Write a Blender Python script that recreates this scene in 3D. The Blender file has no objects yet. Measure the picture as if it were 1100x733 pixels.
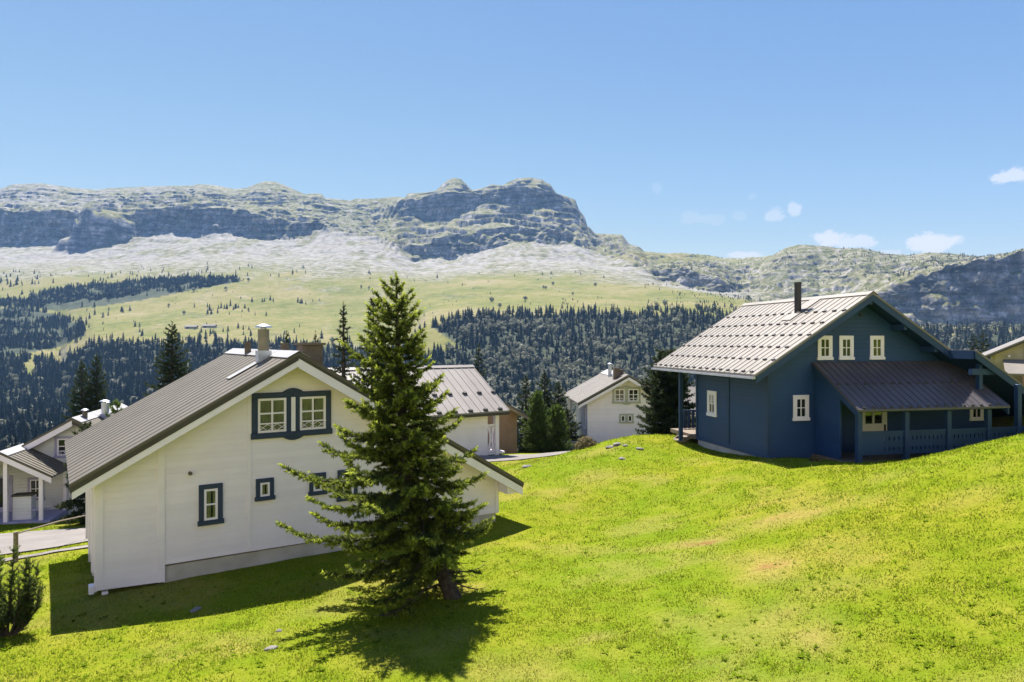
import bpy, bmesh, math, random, time
import numpy as np
from mathutils import Vector, Matrix
T0 = time.time()
rng = np.random.default_rng(7)
random.seed(7)
scene = bpy.context.scene
COL = scene.collection
R = math.radians
FPX, CX, CY = 740.0, 550.0, 366.5          # focal length and centre of the 1100 px wide photograph

# ------------------------------------------------------------------ noise
def _hash(ix, iy, iz, seed):
    h = (ix.astype(np.int64) * 374761393 + iy.astype(np.int64) * 668265263 + iz.astype(np.int64) * 2147483647 + seed * 974711) & 0x7fffffff
    h = ((h ^ (h >> 13)) * 1274126177) & 0x7fffffff
    h = ((h ^ (h >> 16)) * 1103515245 + 12345) & 0x7fffffff
    return ((h >> 8) & 0xffff) / 32767.5 - 1.0
def vnoise(x, y, z=0.0, seed=0):
    x = np.asarray(x, float); y = np.asarray(y, float); z = np.zeros_like(x) + z
    x0 = np.floor(x); y0 = np.floor(y); z0 = np.floor(z)
    fx, fy, fz = x - x0, y - y0, z - z0
    fx = fx*fx*fx*(fx*(fx*6-15)+10); fy = fy*fy*fy*(fy*(fy*6-15)+10); fz = fz*fz*(3-2*fz)
    r = 0
    for dx in (0, 1):
        for dy in (0, 1):
            for dz in (0, 1):
                w = (fx if dx else 1-fx) * (fy if dy else 1-fy) * (fz if dz else 1-fz)
                r = r + w * _hash(x0+dx, y0+dy, z0+dz, seed)
    return r
def fbm(x, y, z=0.0, oct=4, seed=0, gain=.5):
    a, s, n = 1.0, 0, 0
    for o in range(oct):
        s = s + a * vnoise(x * 2**o + 17.3*o, y * 2**o + 9.1*o, np.asarray(z) * 2**o, seed + o); n += a; a *= gain
    return s / n
def sstep(a, b, x):
    t = np.clip((x - a) / (b - a), 0, 1); return t*t*(3-2*t)

# ------------------------------------------------------------------ materials
def new_mat(name):
    m = bpy.data.materials.new(name); m.use_nodes = True
    nt = m.node_tree; nt.nodes.clear()
    out = nt.nodes.new('ShaderNodeOutputMaterial')
    return m, nt, out
def N(nt, t, **kw):
    n = nt.nodes.new(t)
    for k, v in kw.items():
        if k in n.inputs: n.inputs[k].default_value = v
        else: setattr(n, k, v)
    return n
def rgb(c): return (c[0], c[1], c[2], 1.0)
def noise_tex(nt, scale, detail=4, coord='Object', rough=.55, stretch=None):
    tc = N(nt, 'ShaderNodeTexCoord')
    n = N(nt, 'ShaderNodeTexNoise'); n.inputs['Scale'].default_value = scale; n.inputs['Detail'].default_value = detail
    n.inputs['Roughness'].default_value = rough
    if stretch:
        mp = N(nt, 'ShaderNodeMapping'); mp.inputs['Scale'].default_value = stretch
        nt.links.new(tc.outputs[coord], mp.inputs['Vector']); nt.links.new(mp.outputs['Vector'], n.inputs['Vector'])
    else:
        nt.links.new(tc.outputs[coord], n.inputs['Vector'])
    return n
def ramp(nt, src, stops):
    r = N(nt, 'ShaderNodeValToRGB'); e = r.color_ramp.elements
    while len(e) < len(stops): e.new(0.5)
    for k, (p, c) in enumerate(stops): e[k].position = p; e[k].color = rgb(c)
    nt.links.new(src, r.inputs['Fac']); return r
def mat(name, c1, c2=None, scale=3.0, rough=.6, bump=0.0, bscale=None, metal=0.0, spec=.4, stretch=None, boards=None, lo=.35, hi=.65):
    m, nt, out = new_mat(name)
    b = N(nt, 'ShaderNodeBsdfPrincipled'); b.inputs['Roughness'].default_value = rough; b.inputs['Metallic'].default_value = metal
    b.inputs['Specular IOR Level'].default_value = spec
    n = noise_tex(nt, scale, 5, stretch=stretch)
    r = ramp(nt, n.outputs['Fac'], [(lo, c1), (hi, c2 or c1)])
    col = r.outputs['Color']
    hgt = None
    if boards:                                   # clapboard: shallow lap every `boards` metres along z (or x/y)
        axis, pitch, depth = boards
        tc = N(nt, 'ShaderNodeTexCoord'); sp = N(nt, 'ShaderNodeSeparateXYZ'); nt.links.new(tc.outputs['Object'], sp.inputs[0])
        dv = N(nt, 'ShaderNodeMath', operation='DIVIDE'); nt.links.new(sp.outputs[axis], dv.inputs[0]); dv.inputs[1].default_value = pitch
        fr = N(nt, 'ShaderNodeMath', operation='FRACT'); nt.links.new(dv.outputs[0], fr.inputs[0])
        fl = N(nt, 'ShaderNodeMath', operation='FLOOR'); nt.links.new(dv.outputs[0], fl.inputs[0])
        wn = N(nt, 'ShaderNodeTexWhiteNoise', noise_dimensions='1D'); nt.links.new(fl.outputs[0], wn.inputs['W'])
        sc = N(nt, 'ShaderNodeMapRange'); nt.links.new(wn.outputs['Value'], sc.inputs[0])
        sc.inputs[3].default_value = .97; sc.inputs[4].default_value = 1.02
        mx = N(nt, 'ShaderNodeMix', data_type='RGBA', blend_type='MULTIPLY'); mx.inputs[0].default_value = 1
        nt.links.new(col, mx.inputs[6]); nt.links.new(sc.outputs[0], mx.inputs[7]); col = mx.outputs[2]
        pr = N(nt, 'ShaderNodeMapRange'); pr.inputs[1].default_value = .86; pr.inputs[2].default_value = 1.0
        pr.inputs[3].default_value = 1.0; pr.inputs[4].default_value = 0.0
        nt.links.new(fr.outputs[0], pr.inputs[0]); hgt = (pr.outputs[0], depth)
    nt.links.new(col, b.inputs['Base Color'])
    nrm = None
    if hgt:
        bp = N(nt, 'ShaderNodeBump'); bp.inputs['Strength'].default_value = 1; bp.inputs['Distance'].default_value = hgt[1]
        nt.links.new(hgt[0], bp.inputs['Height']); nrm = bp.outputs[0]
    if bump:
        n2 = noise_tex(nt, bscale or scale*8, 4)
        bp = N(nt, 'ShaderNodeBump'); bp.inputs['Strength'].default_value = .8; bp.inputs['Distance'].default_value = bump
        nt.links.new(n2.outputs['Fac'], bp.inputs['Height'])
        if nrm: nt.links.new(nrm, bp.inputs['Normal'])
        nrm = bp.outputs[0]
    if nrm: nt.links.new(nrm, b.inputs['Normal'])
    nt.links.new(b.outputs[0], out.inputs[0])
    return m
def leaf_mat(name, c1, c2, trans=.35, scale=2.0, attr=None, ctip=None, tscale=1.6, rough=.7, objrand=False, coord='Object'):
    """diffuse + translucent; attr 'tip' mixes towards the colour of young growth"""
    m, nt, out = new_mat(name)
    n = noise_tex(nt, scale, 3, coord=coord)
    r = ramp(nt, n.outputs['Fac'], [(.3, c1), (.7, c2)])
    col = r.outputs['Color']
    if objrand:
        oi = N(nt, 'ShaderNodeObjectInfo')
        hs = N(nt, 'ShaderNodeHueSaturation'); mr = N(nt, 'ShaderNodeMapRange'); mr.inputs[3].default_value = .75; mr.inputs[4].default_value = 1.3
        nt.links.new(oi.outputs['Random'], mr.inputs[0]); nt.links.new(mr.outputs[0], hs.inputs['Value']); nt.links.new(col, hs.inputs['Color'])
        col = hs.outputs[0]
    if attr:
        at = N(nt, 'ShaderNodeAttribute', attribute_name=attr)
        mx = N(nt, 'ShaderNodeMix', data_type='RGBA'); nt.links.new(at.outputs['Fac'], mx.inputs[0])
        nt.links.new(col, mx.inputs[6]); mx.inputs[7].default_value = rgb(ctip); col = mx.outputs[2]
    d = N(nt, 'ShaderNodeBsdfPrincipled'); d.inputs['Roughness'].default_value = rough; d.inputs['Specular IOR Level'].default_value = .25
    nt.links.new(col, d.inputs['Base Color'])
    t = N(nt, 'ShaderNodeBsdfTranslucent')
    hs2 = N(nt, 'ShaderNodeHueSaturation'); hs2.inputs['Value'].default_value = tscale; nt.links.new(col, hs2.inputs['Color'])
    nt.links.new(hs2.outputs[0], t.inputs['Color'])
    ms = N(nt, 'ShaderNodeMixShader'); ms.inputs[0].default_value = trans
    nt.links.new(d.outputs[0], ms.inputs[1]); nt.links.new(t.outputs[0], ms.inputs[2])
    nt.links.new(ms.outputs[0], out.inputs[0])
    return m
def glass_mat():
    m, nt, out = new_mat('window_glass')
    t = N(nt, 'ShaderNodeBsdfTransparent'); t.inputs['Color'].default_value = (.9, .93, .92, 1)
    g = N(nt, 'ShaderNodeBsdfGlossy'); g.inputs['Roughness'].default_value = .04
    ms = N(nt, 'ShaderNodeMixShader'); fr = N(nt, 'ShaderNodeFresnel'); fr.inputs[0].default_value = 1.5
    hf = N(nt, 'ShaderNodeMath', operation='MULTIPLY'); nt.links.new(fr.outputs[0], hf.inputs[0]); hf.inputs[1].default_value = .45; nt.links.new(hf.outputs[0], ms.inputs[0]); nt.links.new(t.outputs[0], ms.inputs[1]); nt.links.new(g.outputs[0], ms.inputs[2])
    nt.links.new(ms.outputs[0], out.inputs[0]); return m

M = {}
M['white_siding'] = mat('white_painted_siding', (.81,.725,.77), (.86,.775,.82), 1.2, .55, boards=(2, .15, .004), bump=.002, bscale=30)
M['white_trim'] = mat('white_painted_trim', (.80,.725,.765), (.86,.78,.82), 2, .5)
M['pale_siding'] = mat('pale_grey_siding', (.60,.58,.58), (.68,.66,.66), 1.2, .6, boards=(2, .15, .012))
M['lilac_trim'] = mat('lilac_grey_trim', (.30,.28,.42), (.36,.34,.48), 2, .6)
M['slate_trim'] = mat('slate_blue_trim', (.022,.036,.075), (.03,.046,.09), 3, .5)
M['sage_trim'] = mat('sage_grey_trim', (.36,.36,.28), (.42,.42,.33), 3, .6)
M['brown_roof'] = mat('weathered_brown_roof', (.092,.077,.054), (.118,.10,.074), 1.1, .55, bump=.006, bscale=18, stretch=(1,1,1), lo=.3, hi=.7)
M['roof_edge'] = mat('dark_roof_edge', (.05,.042,.031), (.065,.055,.042), 2, .6)
M['pale_roof'] = mat('pale_metal_roof', (.215,.187,.162), (.25,.22,.192), .8, .42, spec=.5, bump=.002, bscale=6)
M['grey_beige_roof'] = mat('grey_beige_metal_roof', (.155,.135,.112), (.20,.175,.148), .8, .45, spec=.4, bump=.003, bscale=5)
M['barn_roof'] = mat('weathered_barn_roof', (.13,.12,.11), (.19,.18,.17), .3, .8)
M['cream_roof'] = mat('cream_metal_roof', (.165,.145,.125), (.195,.172,.148), .8, .5, bump=.002, bscale=6)
M['shaded_porch_roof'] = mat('shade_darkened_porch_metal', (.080,.070,.074), (.10,.088,.09), .8, .45, bump=.002, bscale=6)  # roof metal darkened: the porch's shade is put into its colour
M['dark_guard'] = mat('dark_snow_guard', (.06,.055,.05), (.08,.07,.065), 4, .5)
M['ridge_metal'] = mat('galvanised_ridge', (.30,.29,.28), (.38,.365,.35), 2, .4, spec=.5)
M['blue_siding'] = mat('deep_blue_siding', (.015,.047,.128), (.019,.056,.148), 1.0, .55, boards=(2, .16, .006), bump=.002, bscale=25)
M['blue_trim'] = mat('deep_blue_trim', (.015,.042,.10), (.019,.050,.118), 2, .55)
M['cream_paint'] = mat('cream_paint', (.70,.69,.56), (.78,.77,.64), 3, .5)
M['concrete'] = mat('grey_concrete', (.40,.365,.325), (.50,.46,.42), 2.2, .85, bump=.008, bscale=14)
M['dark_void'] = mat('dark_interior', (.012,.012,.014), (.02,.02,.022), 2, .8)
M['curtain_olive'] = mat('olive_curtain', (.20,.20,.085), (.33,.32,.16), 5, .9, stretch=(14, 14, .4))
M['curtain_tan'] = mat('tan_curtain', (.30,.22,.14), (.42,.32,.22), 5, .9, stretch=(14, 14, .4))
M['flue'] = mat('beige_flue_metal', (.19,.16,.10), (.25,.21,.14), 3, .45, spec=.5)
M['black_flue'] = mat('black_flue_metal', (.02,.016,.018), (.03,.025,.026), 3, .4)
M['galv'] = mat('galvanised_metal', (.38,.40,.44), (.52,.54,.58), 4, .35, metal=.6)
M['brown_brick'] = mat('brown_chimney_render', (.11,.085,.06), (.16,.125,.09), 4, .9, bump=.01)
M['terracotta'] = mat('terracotta_render', (.46,.27,.17), (.52,.32,.21), 1.5, .9, bump=.004)
M['tan_trim'] = mat('tan_trim', (.42,.27,.17), (.5,.34,.22), 2, .6)
M['beige_wall'] = mat('beige_render', (.34,.29,.18), (.40,.345,.22), 1.5, .85)
M['wood'] = mat('grey_weathered_wood', (.12,.085,.055), (.26,.21,.16), 3, .8, bump=.004, stretch=(1,8,8))
M['glass'] = glass_mat()
M['bark'] = mat('spruce_bark', (.030,.022,.016), (.075,.056,.042), 9, .9, bump=.02, bscale=30)
M['dead_twig'] = mat('dead_twig', (.055,.042,.032), (.10,.08,.062), 9, .9)
M['needles_hero'] = leaf_mat('spruce_needles', (.028,.043,.009), (.06,.085,.015), .42, 1.5, 'tip', (.30,.34,.04), 1.7)
M['needles_mid'] = leaf_mat('dark_spruce_needles', (.016,.027,.012), (.032,.046,.016), .28, .8, 'tip', (.075,.095,.022), 1.5)
M['needles_pine'] = leaf_mat('bright_pine_needles', (.04,.065,.014), (.075,.11,.02), .34, .9, 'tip', (.13,.19,.028), 1.6)
M['needles_bush'] = leaf_mat('mountain_pine_needles', (.035,.058,.014), (.07,.10,.022), .4, 3, 'tip', (.16,.19,.035), 1.6)
M['far_needles'] = leaf_mat('far_conifer_needles', (.006,.011,.010), (.028,.040,.022), .15, .05, None, None, 1.4, objrand=True)
M['far_leaves'] = leaf_mat('far_broadleaf', (.11,.118,.075), (.23,.225,.155), .3, .05, None, None, 1.3)
M['shrub_leaf'] = leaf_mat('shrub_leaf', (.09,.075,.03), (.17,.13,.05), .3, 6)
M['stone'] = mat('pale_stone', (.15,.14,.13), (.24,.225,.215), 3, .9, bump=.02, bscale=9)
M['asphalt'] = mat('pale_worn_asphalt', (.155,.138,.125), (.19,.17,.155), .9, .9, bump=.004, bscale=40)

# ------------------------------------------------------------------ mesh helpers
def link(o, parent=None):
    COL.objects.link(o)
    if parent: o.parent = parent
    return o
def tag(o, label=None, cat=None, group=None, kind=None):
    if label: o['label'] = label
    if cat: o['category'] = cat
    if group: o['group'] = group
    if kind: o['kind'] = kind
    return o
def thing(name, label, cat, loc, ang=0.0, group=None):
    o = bpy.data.objects.new(name, None); o.empty_display_size = .3
    COL.objects.link(o); o.location = loc; o.rotation_euler = (0, 0, ang)
    return tag(o, label, cat, group)
class MB:
    """collects pieces for ONE mesh; f maps (u, out, z) to local coordinates"""
    def __init__(s, f=None): s.v = []; s.f = []; s.map = f or (lambda u, o, z: (u, o, z))
    def add(s, vs, fs):
        k = len(s.v); s.v += [s.map(*p) for p in vs]; s.f += [tuple(i + k for i in f) for f in fs]; return s
    def box(s, x0, x1, y0, y1, z0, z1):
        return s.add([(x0,y0,z0),(x1,y0,z0),(x1,y1,z0),(x0,y1,z0),(x0,y0,z1),(x1,y0,z1),(x1,y1,z1),(x0,y1,z1)],
                     [(0,3,2,1),(4,5,6,7),(0,1,5,4),(1,2,6,5),(2,3,7,6),(3,0,4,7)])
    def prism(s, poly, y0, y1):
        """poly of (x, z) extruded along y"""
        n = len(poly)
        vs = [(x, y0, z) for x, z in poly] + [(x, y1, z) for x, z in poly]
        return s.add(vs, [tuple(range(n)), tuple(range(2*n-1, n-1, -1))] + [(i, i+n, (i+1) % n + n, (i+1) % n) for i in range(n)])
    def prism_x(s, poly, x0, x1):
        """poly of (y, z) extruded along x"""
        n = len(poly)
        vs = [(x0, y, z) for y, z in poly] + [(x1, y, z) for y, z in poly]
        return s.add(vs, [tuple(range(n)), tuple(range(2*n-1, n-1, -1))] + [(i, i+n, (i+1) % n + n, (i+1) % n) for i in range(n)])
    def bar(s, p, q, w, h=None):
        """square bar from p to q"""
        p, q = Vector(p), Vector(q); d = (q-p).normalized(); h = h or w
        a = d.cross(Vector((0,0,1)) if abs(d.z) < .95 else Vector((1,0,0))).normalized(); b = a.cross(d)
        vs = [tuple(c + a*sx*w/2 + b*sz*h/2) for c in (p, q) for sx, sz in ((-1,-1),(1,-1),(1,1),(-1,1))]
        return s.add(vs, [(3,2,1,0),(4,5,6,7),(0,1,5,4),(1,2,6,5),(2,3,7,6),(3,0,4,7)])
    def tube(s, pts, rad, n=8, cap=True):
        pts = [Vector(p) for p in pts]; k = len(pts); rad = rad if hasattr(rad, '__len__') else [rad]*k
        vs, fs = [], []
        for i, p in enumerate(pts):
            d = (pts[min(i+1, k-1)] - pts[max(i-1, 0)]).normalized()
            a = d.cross(Vector((0,0,1)) if abs(d.z) < .9 else Vector((1,0,0))).normalized(); b = d.cross(a)
            for j in range(n):
                t = 2*math.pi*j/n; vs.append(tuple(p + (a*math.cos(t) + b*math.sin(t))*rad[i]))
        for i in range(k-1):
            for j in range(n):
                fs.append((i*n+j, i*n+(j+1) % n, (i+1)*n+(j+1) % n, (i+1)*n+j))
        if cap: fs += [tuple(range(n-1, -1, -1)), tuple(range((k-1)*n, k*n))]
        return s.add(vs, fs)
    def build(s, name, m, parent=None, smooth=False, bevel=0):
        me = bpy.data.meshes.new(name); me.from_pydata(s.v, [], s.f); me.validate()
        bm = bmesh.new(); bm.from_mesh(me); bmesh.ops.recalc_face_normals(bm, faces=bm.faces); bm.to_mesh(me); bm.free()
        me.materials.append(m)
        if smooth: me.polygons.foreach_set('use_smooth', [True]*len(me.polygons))
        o = link(bpy.data.objects.new(name, me), parent)
        if bevel:
            b = o.modifiers.new('bevel', 'BEVEL'); b.width = bevel; b.segments = 1; b.limit_method = 'ANGLE'
        return o
def np_mesh(name, V, F, m, smooth=False, attr=None):
    """mesh from arrays; F is (n,3) or (n,4)"""
    me = bpy.data.meshes.new(name); V = np.asarray(V, np.float32); F = np.asarray(F, np.int32); k = F.shape[1]
    me.vertices.add(len(V)); me.vertices.foreach_set('co', V.ravel())
    me.loops.add(F.size); me.loops.foreach_set('vertex_index', F.ravel())
    me.polygons.add(len(F)); me.polygons.foreach_set('loop_start', np.arange(0, F.size, k, dtype=np.int32))
    if smooth: me.polygons.foreach_set('use_smooth', np.ones(len(F), bool))
    if attr:
        for nm, val in attr.items():
            val = np.asarray(val, np.float32)
            if val.ndim == 1:
                a = me.attributes.new(nm, 'FLOAT', 'POINT'); a.data.foreach_set('value', val)
            else:
                a = me.attributes.new(nm, 'FLOAT_COLOR', 'POINT'); a.data.foreach_set('color', val.ravel())
    me.update(calc_edges=True)
    if m: me.materials.append(m)
    return me
def np_obj(name, V, F, m, parent=None, smooth=False, attr=None):
    return link(bpy.data.objects.new(name, np_mesh(name, V, F, m, smooth, attr)), parent)

# ------------------------------------------------------------------ near ground height
GP = [(-9.64,16,-5.93),(-5.16,19,-5.85),(-.45,22.1,-5.8),(-8,13,-5.85),(-9.4,14,-5.9),(-14,22,-6.7),(-16.5,25,-7.25),(-15.7,21.9,-6.9),
 (-21,33,-8.5),(-27,34,-8.5),(-17,36,-8.6),(-24,30,-8.3),(-10,13.9,-5.95),(-8.4,11.3,-5.6),(0,11,-5.45),(-3.7,11,-5.45),(-1.25,15,-5.58),(-3.5,15.5,-5.62),(1.5,22,-5.75),(1.4,14.7,-5.43),
 (4.7,20.5,-5.3),(3.4,14,-5.2),(6.8,9.2,-4.56),(3.8,10.3,-5.1),(7,14.8,-4.67),(10.9,18,-3.75),(15.6,21,-2.85),(13.6,21,-3.36),(12.5,22.5,-4.02),(10.9,22.9,-4.22),
 (9.9,24.5,-4.25),(9.7,26,-4.4),(12.2,24.5,-4.32),(17.5,26,-4.1),(7.1,25,-4.8),(8.4,31.4,-4.74),(7.6,33,-4.56),(4.9,33,-4.74),(4.1,34,-5.12),(2.4,35,-5.82),(1.3,38,-6.6),
 (7.6,41,-6.2),(6,48,-7.6),(12,46,-7.0),(13,33,-4.9),(20,50,-6.5),(18,34,-4.3),(-4,42,-7.0),(-.5,42,-7.0),(-3,32,-6.6),(2.1,45,-7.3),(-9,40,-8.2),(-12,30,-7.7),
 (42,55,-3.5),(28,35,-2.2),(22,24,-1.8),(30,20,-.5),(0,0,-5.2),(10,0,-3.6),(-10,0,-5.3),(15,8,-2.6),(0,-20,-4.2),(20,-15,-.5),(-20,-10,-6),(-25,15,-8),(-35,30,-11),(-22,22,-7.5),
 (-20,60,-13.5),(0,65,-11.5),(15,70,-10),(40,75,-8),(-45,50,-16),(-60,20,-15),(-60,75,-24),(0,78,-15.5),(-30,78,-19),(60,30,0),(60,70,-4),(-40,-20,-9),(45,-20,4)]
_gp = np.array(GP)
def _U(r): return r * 1.0                      # linear kernel: no overshoot between the spot heights
def _solve():
    P = _gp[:, :2]; n = len(P)
    d = np.sqrt(((P[:, None] - P[None])**2).sum(-1) + 4.0)
    A = np.zeros((n+3, n+3)); A[:n, :n] = d - 0.02*np.eye(n); A[:n, n] = 1; A[:n, n+1:] = P; A[n, :n] = 1; A[n+1:, :n] = P.T
    return np.linalg.solve(A, np.r_[_gp[:, 2], 0, 0, 0])
_w = _solve()
def ground(X, Y):
    X = np.asarray(X, float); Y = np.asarray(Y, float); sh = X.shape; X = X.ravel(); Y = Y.ravel(); n = len(_gp)
    out = np.empty(len(X))
    for s in range(0, len(X), 20000):
        x, y = X[s:s+20000], Y[s:s+20000]
        d = np.sqrt((x[:, None]-_gp[None, :, 0])**2 + (y[:, None]-_gp[None, :, 1])**2 + 4.0)
        out[s:s+20000] = d @ _w[:n] + _w[n] + x*_w[n+1] + y*_w[n+2]
    out += .05*fbm(X*.35, Y*.35, 0, 3, 5) + .02*fbm(X*1.5, Y*1.5, 0, 2, 8)
    return out.reshape(sh)
def gz(x, y): return float(ground(np.array([x]), np.array([y]))[0])

# ------------------------------------------------------------------ world, sun, camera
w = bpy.data.worlds.new("World"); scene.world = w; w.use_nodes = True
nt = w.node_tree; nt.nodes.clear()
SUN_EL, SUN_AZ = R(60), math.atan2(-.36, .93)     # azimuth clockwise from +Y, towards the sun
sky = nt.nodes.new('ShaderNodeTexSky'); sky.sky_type = 'NISHITA'; sky.sun_disc = False
sky.sun_elevation = SUN_EL; sky.sun_rotation = SUN_AZ; sky.altitude = 1800; sky.air_density = 1.0; sky.dust_density = .25; sky.ozone_density = 2.2
tc = nt.nodes.new('ShaderNodeTexCoord')
# a few fair-weather clouds low over the ridge: bearing and height angle, size, strength
def cloud_mask():
    sep = nt.nodes.new('ShaderNodeSeparateXYZ'); nt.links.new(tc.outputs['Generated'], sep.inputs[0])
    def mth(op, a, b=None, c=None):
        n = nt.nodes.new('ShaderNodeMath'); n.operation = op
        for k, v in enumerate((a, b, c)):
            if v is None: continue
            if isinstance(v, (int, float)): n.inputs[k].default_value = v
            else: nt.links.new(v, n.inputs[k])
        return n.outputs[0]
    az = mth('ARCTAN2', sep.outputs[0], sep.outputs[1]); el = mth('ARCSINE', sep.outputs[2])
    no = nt.nodes.new('ShaderNodeTexNoise'); no.inputs['Scale'].default_value = 55; no.inputs['Detail'].default_value = 7; no.inputs['Roughness'].default_value = .6
    mp = nt.nodes.new('ShaderNodeMapping'); mp.inputs['Scale'].default_value = (1, 1, 1.6); nt.links.new(tc.outputs['Generated'], mp.inputs[0]); nt.links.new(mp.outputs[0], no.inputs['Vector'])
    tot = None
    for px, py, rx, ry, k in ((1000,262,30,13,1.0),(1024,259,14,7,.55),(890,257,20,9,.95),(917,260,26,8,.8),(800,274,22,4.5,.8),(1086,189,24,9,.85),(833,230,13,8,.5),(853,225,9,9,.6),
                              (740,234,12,7,.2),(768,236,20,6,.2),(792,233,10,6,.18),(706,202,6,8,.16),(955,272,14,5,.5),(808,211,6,4,.15)):
        u, v = (px-CX)/FPX, (CY-py)/FPX
        a0 = math.atan(u); e0 = math.atan(v/math.hypot(1, u)); ra = rx/FPX*math.cos(a0)**2; re = ry/FPX*math.cos(a0)
        dx = mth('DIVIDE', mth('SUBTRACT', az, a0), ra); dy = mth('DIVIDE', mth('SUBTRACT', el, e0), re)
        d2 = mth('ADD', mth('MULTIPLY', dx, dx), mth('MULTIPLY', dy, dy))
        d2 = mth('ADD', d2, mth('MULTIPLY', mth('SUBTRACT', no.outputs['Fac'], .5), 3.6))
        g = mth('MULTIPLY', mth('SMOOTH_MIN', mth('MAXIMUM', mth('MULTIPLY', mth('SUBTRACT', 1.0, d2), 1.9), 0.0), 1.0, .2), k)
        tot = g if tot is None else mth('MAXIMUM', tot, g)
    return tot
EV = 1.4
sr = nt.nodes.new('ShaderNodeSeparateColor'); cr = nt.nodes.new('ShaderNodeCombineColor'); nt.links.new(sky.outputs[0], sr.inputs[0])
for k_, (gain, g_) in enumerate(((2.14, 1.2), (1.31, .87), (.87, .22))):       # softens the sky's own gradient a little
    p_ = nt.nodes.new('ShaderNodeMath'); p_.operation = 'MULTIPLY'; nt.links.new(sr.outputs[k_], p_.inputs[0]); p_.inputs[1].default_value = .1
    q_ = nt.nodes.new('ShaderNodeMath'); q_.operation = 'POWER'; nt.links.new(p_.outputs[0], q_.inputs[0]); q_.inputs[1].default_value = g_
    r_ = nt.nodes.new('ShaderNodeMath'); r_.operation = 'MULTIPLY'; nt.links.new(q_.outputs[0], r_.inputs[0]); r_.inputs[1].default_value = gain*10/2**EV
    nt.links.new(r_.outputs[0], cr.inputs[k_])
mx = nt.nodes.new('ShaderNodeMix'); mx.data_type = 'RGBA'
nt.links.new(cloud_mask(), mx.inputs[0]); nt.links.new(cr.outputs[0], mx.inputs[6]); mx.inputs[7].default_value = (3.5, 3.5, 3.6, 1)
bg = nt.nodes.new('ShaderNodeBackground'); bg.inputs['Strength'].default_value = .1
nt.links.new(mx.outputs[2], bg.inputs['Color'])
wo = nt.nodes.new('ShaderNodeOutputWorld'); nt.links.new(bg.outputs[0], wo.inputs[0])

sl = bpy.data.lights.new('sun', 'SUN'); sl.energy = 5.0; sl.angle = R(.53); sl.color = (1.0, .95, .87)
so = link(bpy.data.objects.new('sun', sl)); to_sun = Vector((math.sin(SUN_AZ)*math.cos(SUN_EL), math.cos(SUN_AZ)*math.cos(SUN_EL), math.sin(SUN_EL)))
so.rotation_euler = to_sun.to_track_quat('Z', 'Y').to_euler(); so.location = (0, 0, 60)
cam = bpy.data.cameras.new('camera'); cam.sensor_width = 36; cam.lens = 36*FPX/1100; cam.clip_start = .1; cam.clip_end = 20000
co = link(bpy.data.objects.new('camera', cam)); co.location = (0, 0, 0); co.rotation_euler = (R(90), 0, 0); scene.camera = co
scene.view_settings.view_transform = 'Standard'; scene.view_settings.look = 'None'; scene.view_settings.gamma = 1; scene.view_settings.exposure = EV
scene.cycles.use_denoising = True
scene.cycles.max_bounces = 6; scene.cycles.diffuse_bounces = 4; scene.cycles.glossy_bounces = 2; scene.cycles.transmission_bounces = 3; scene.cycles.transparent_max_bounces = 8; scene.cycles.volume_bounces = 0
scene.cycles.caustics_reflective = False; scene.cycles.caustics_refractive = False
scene.cycles.sample_clamp_indirect = 6

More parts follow.
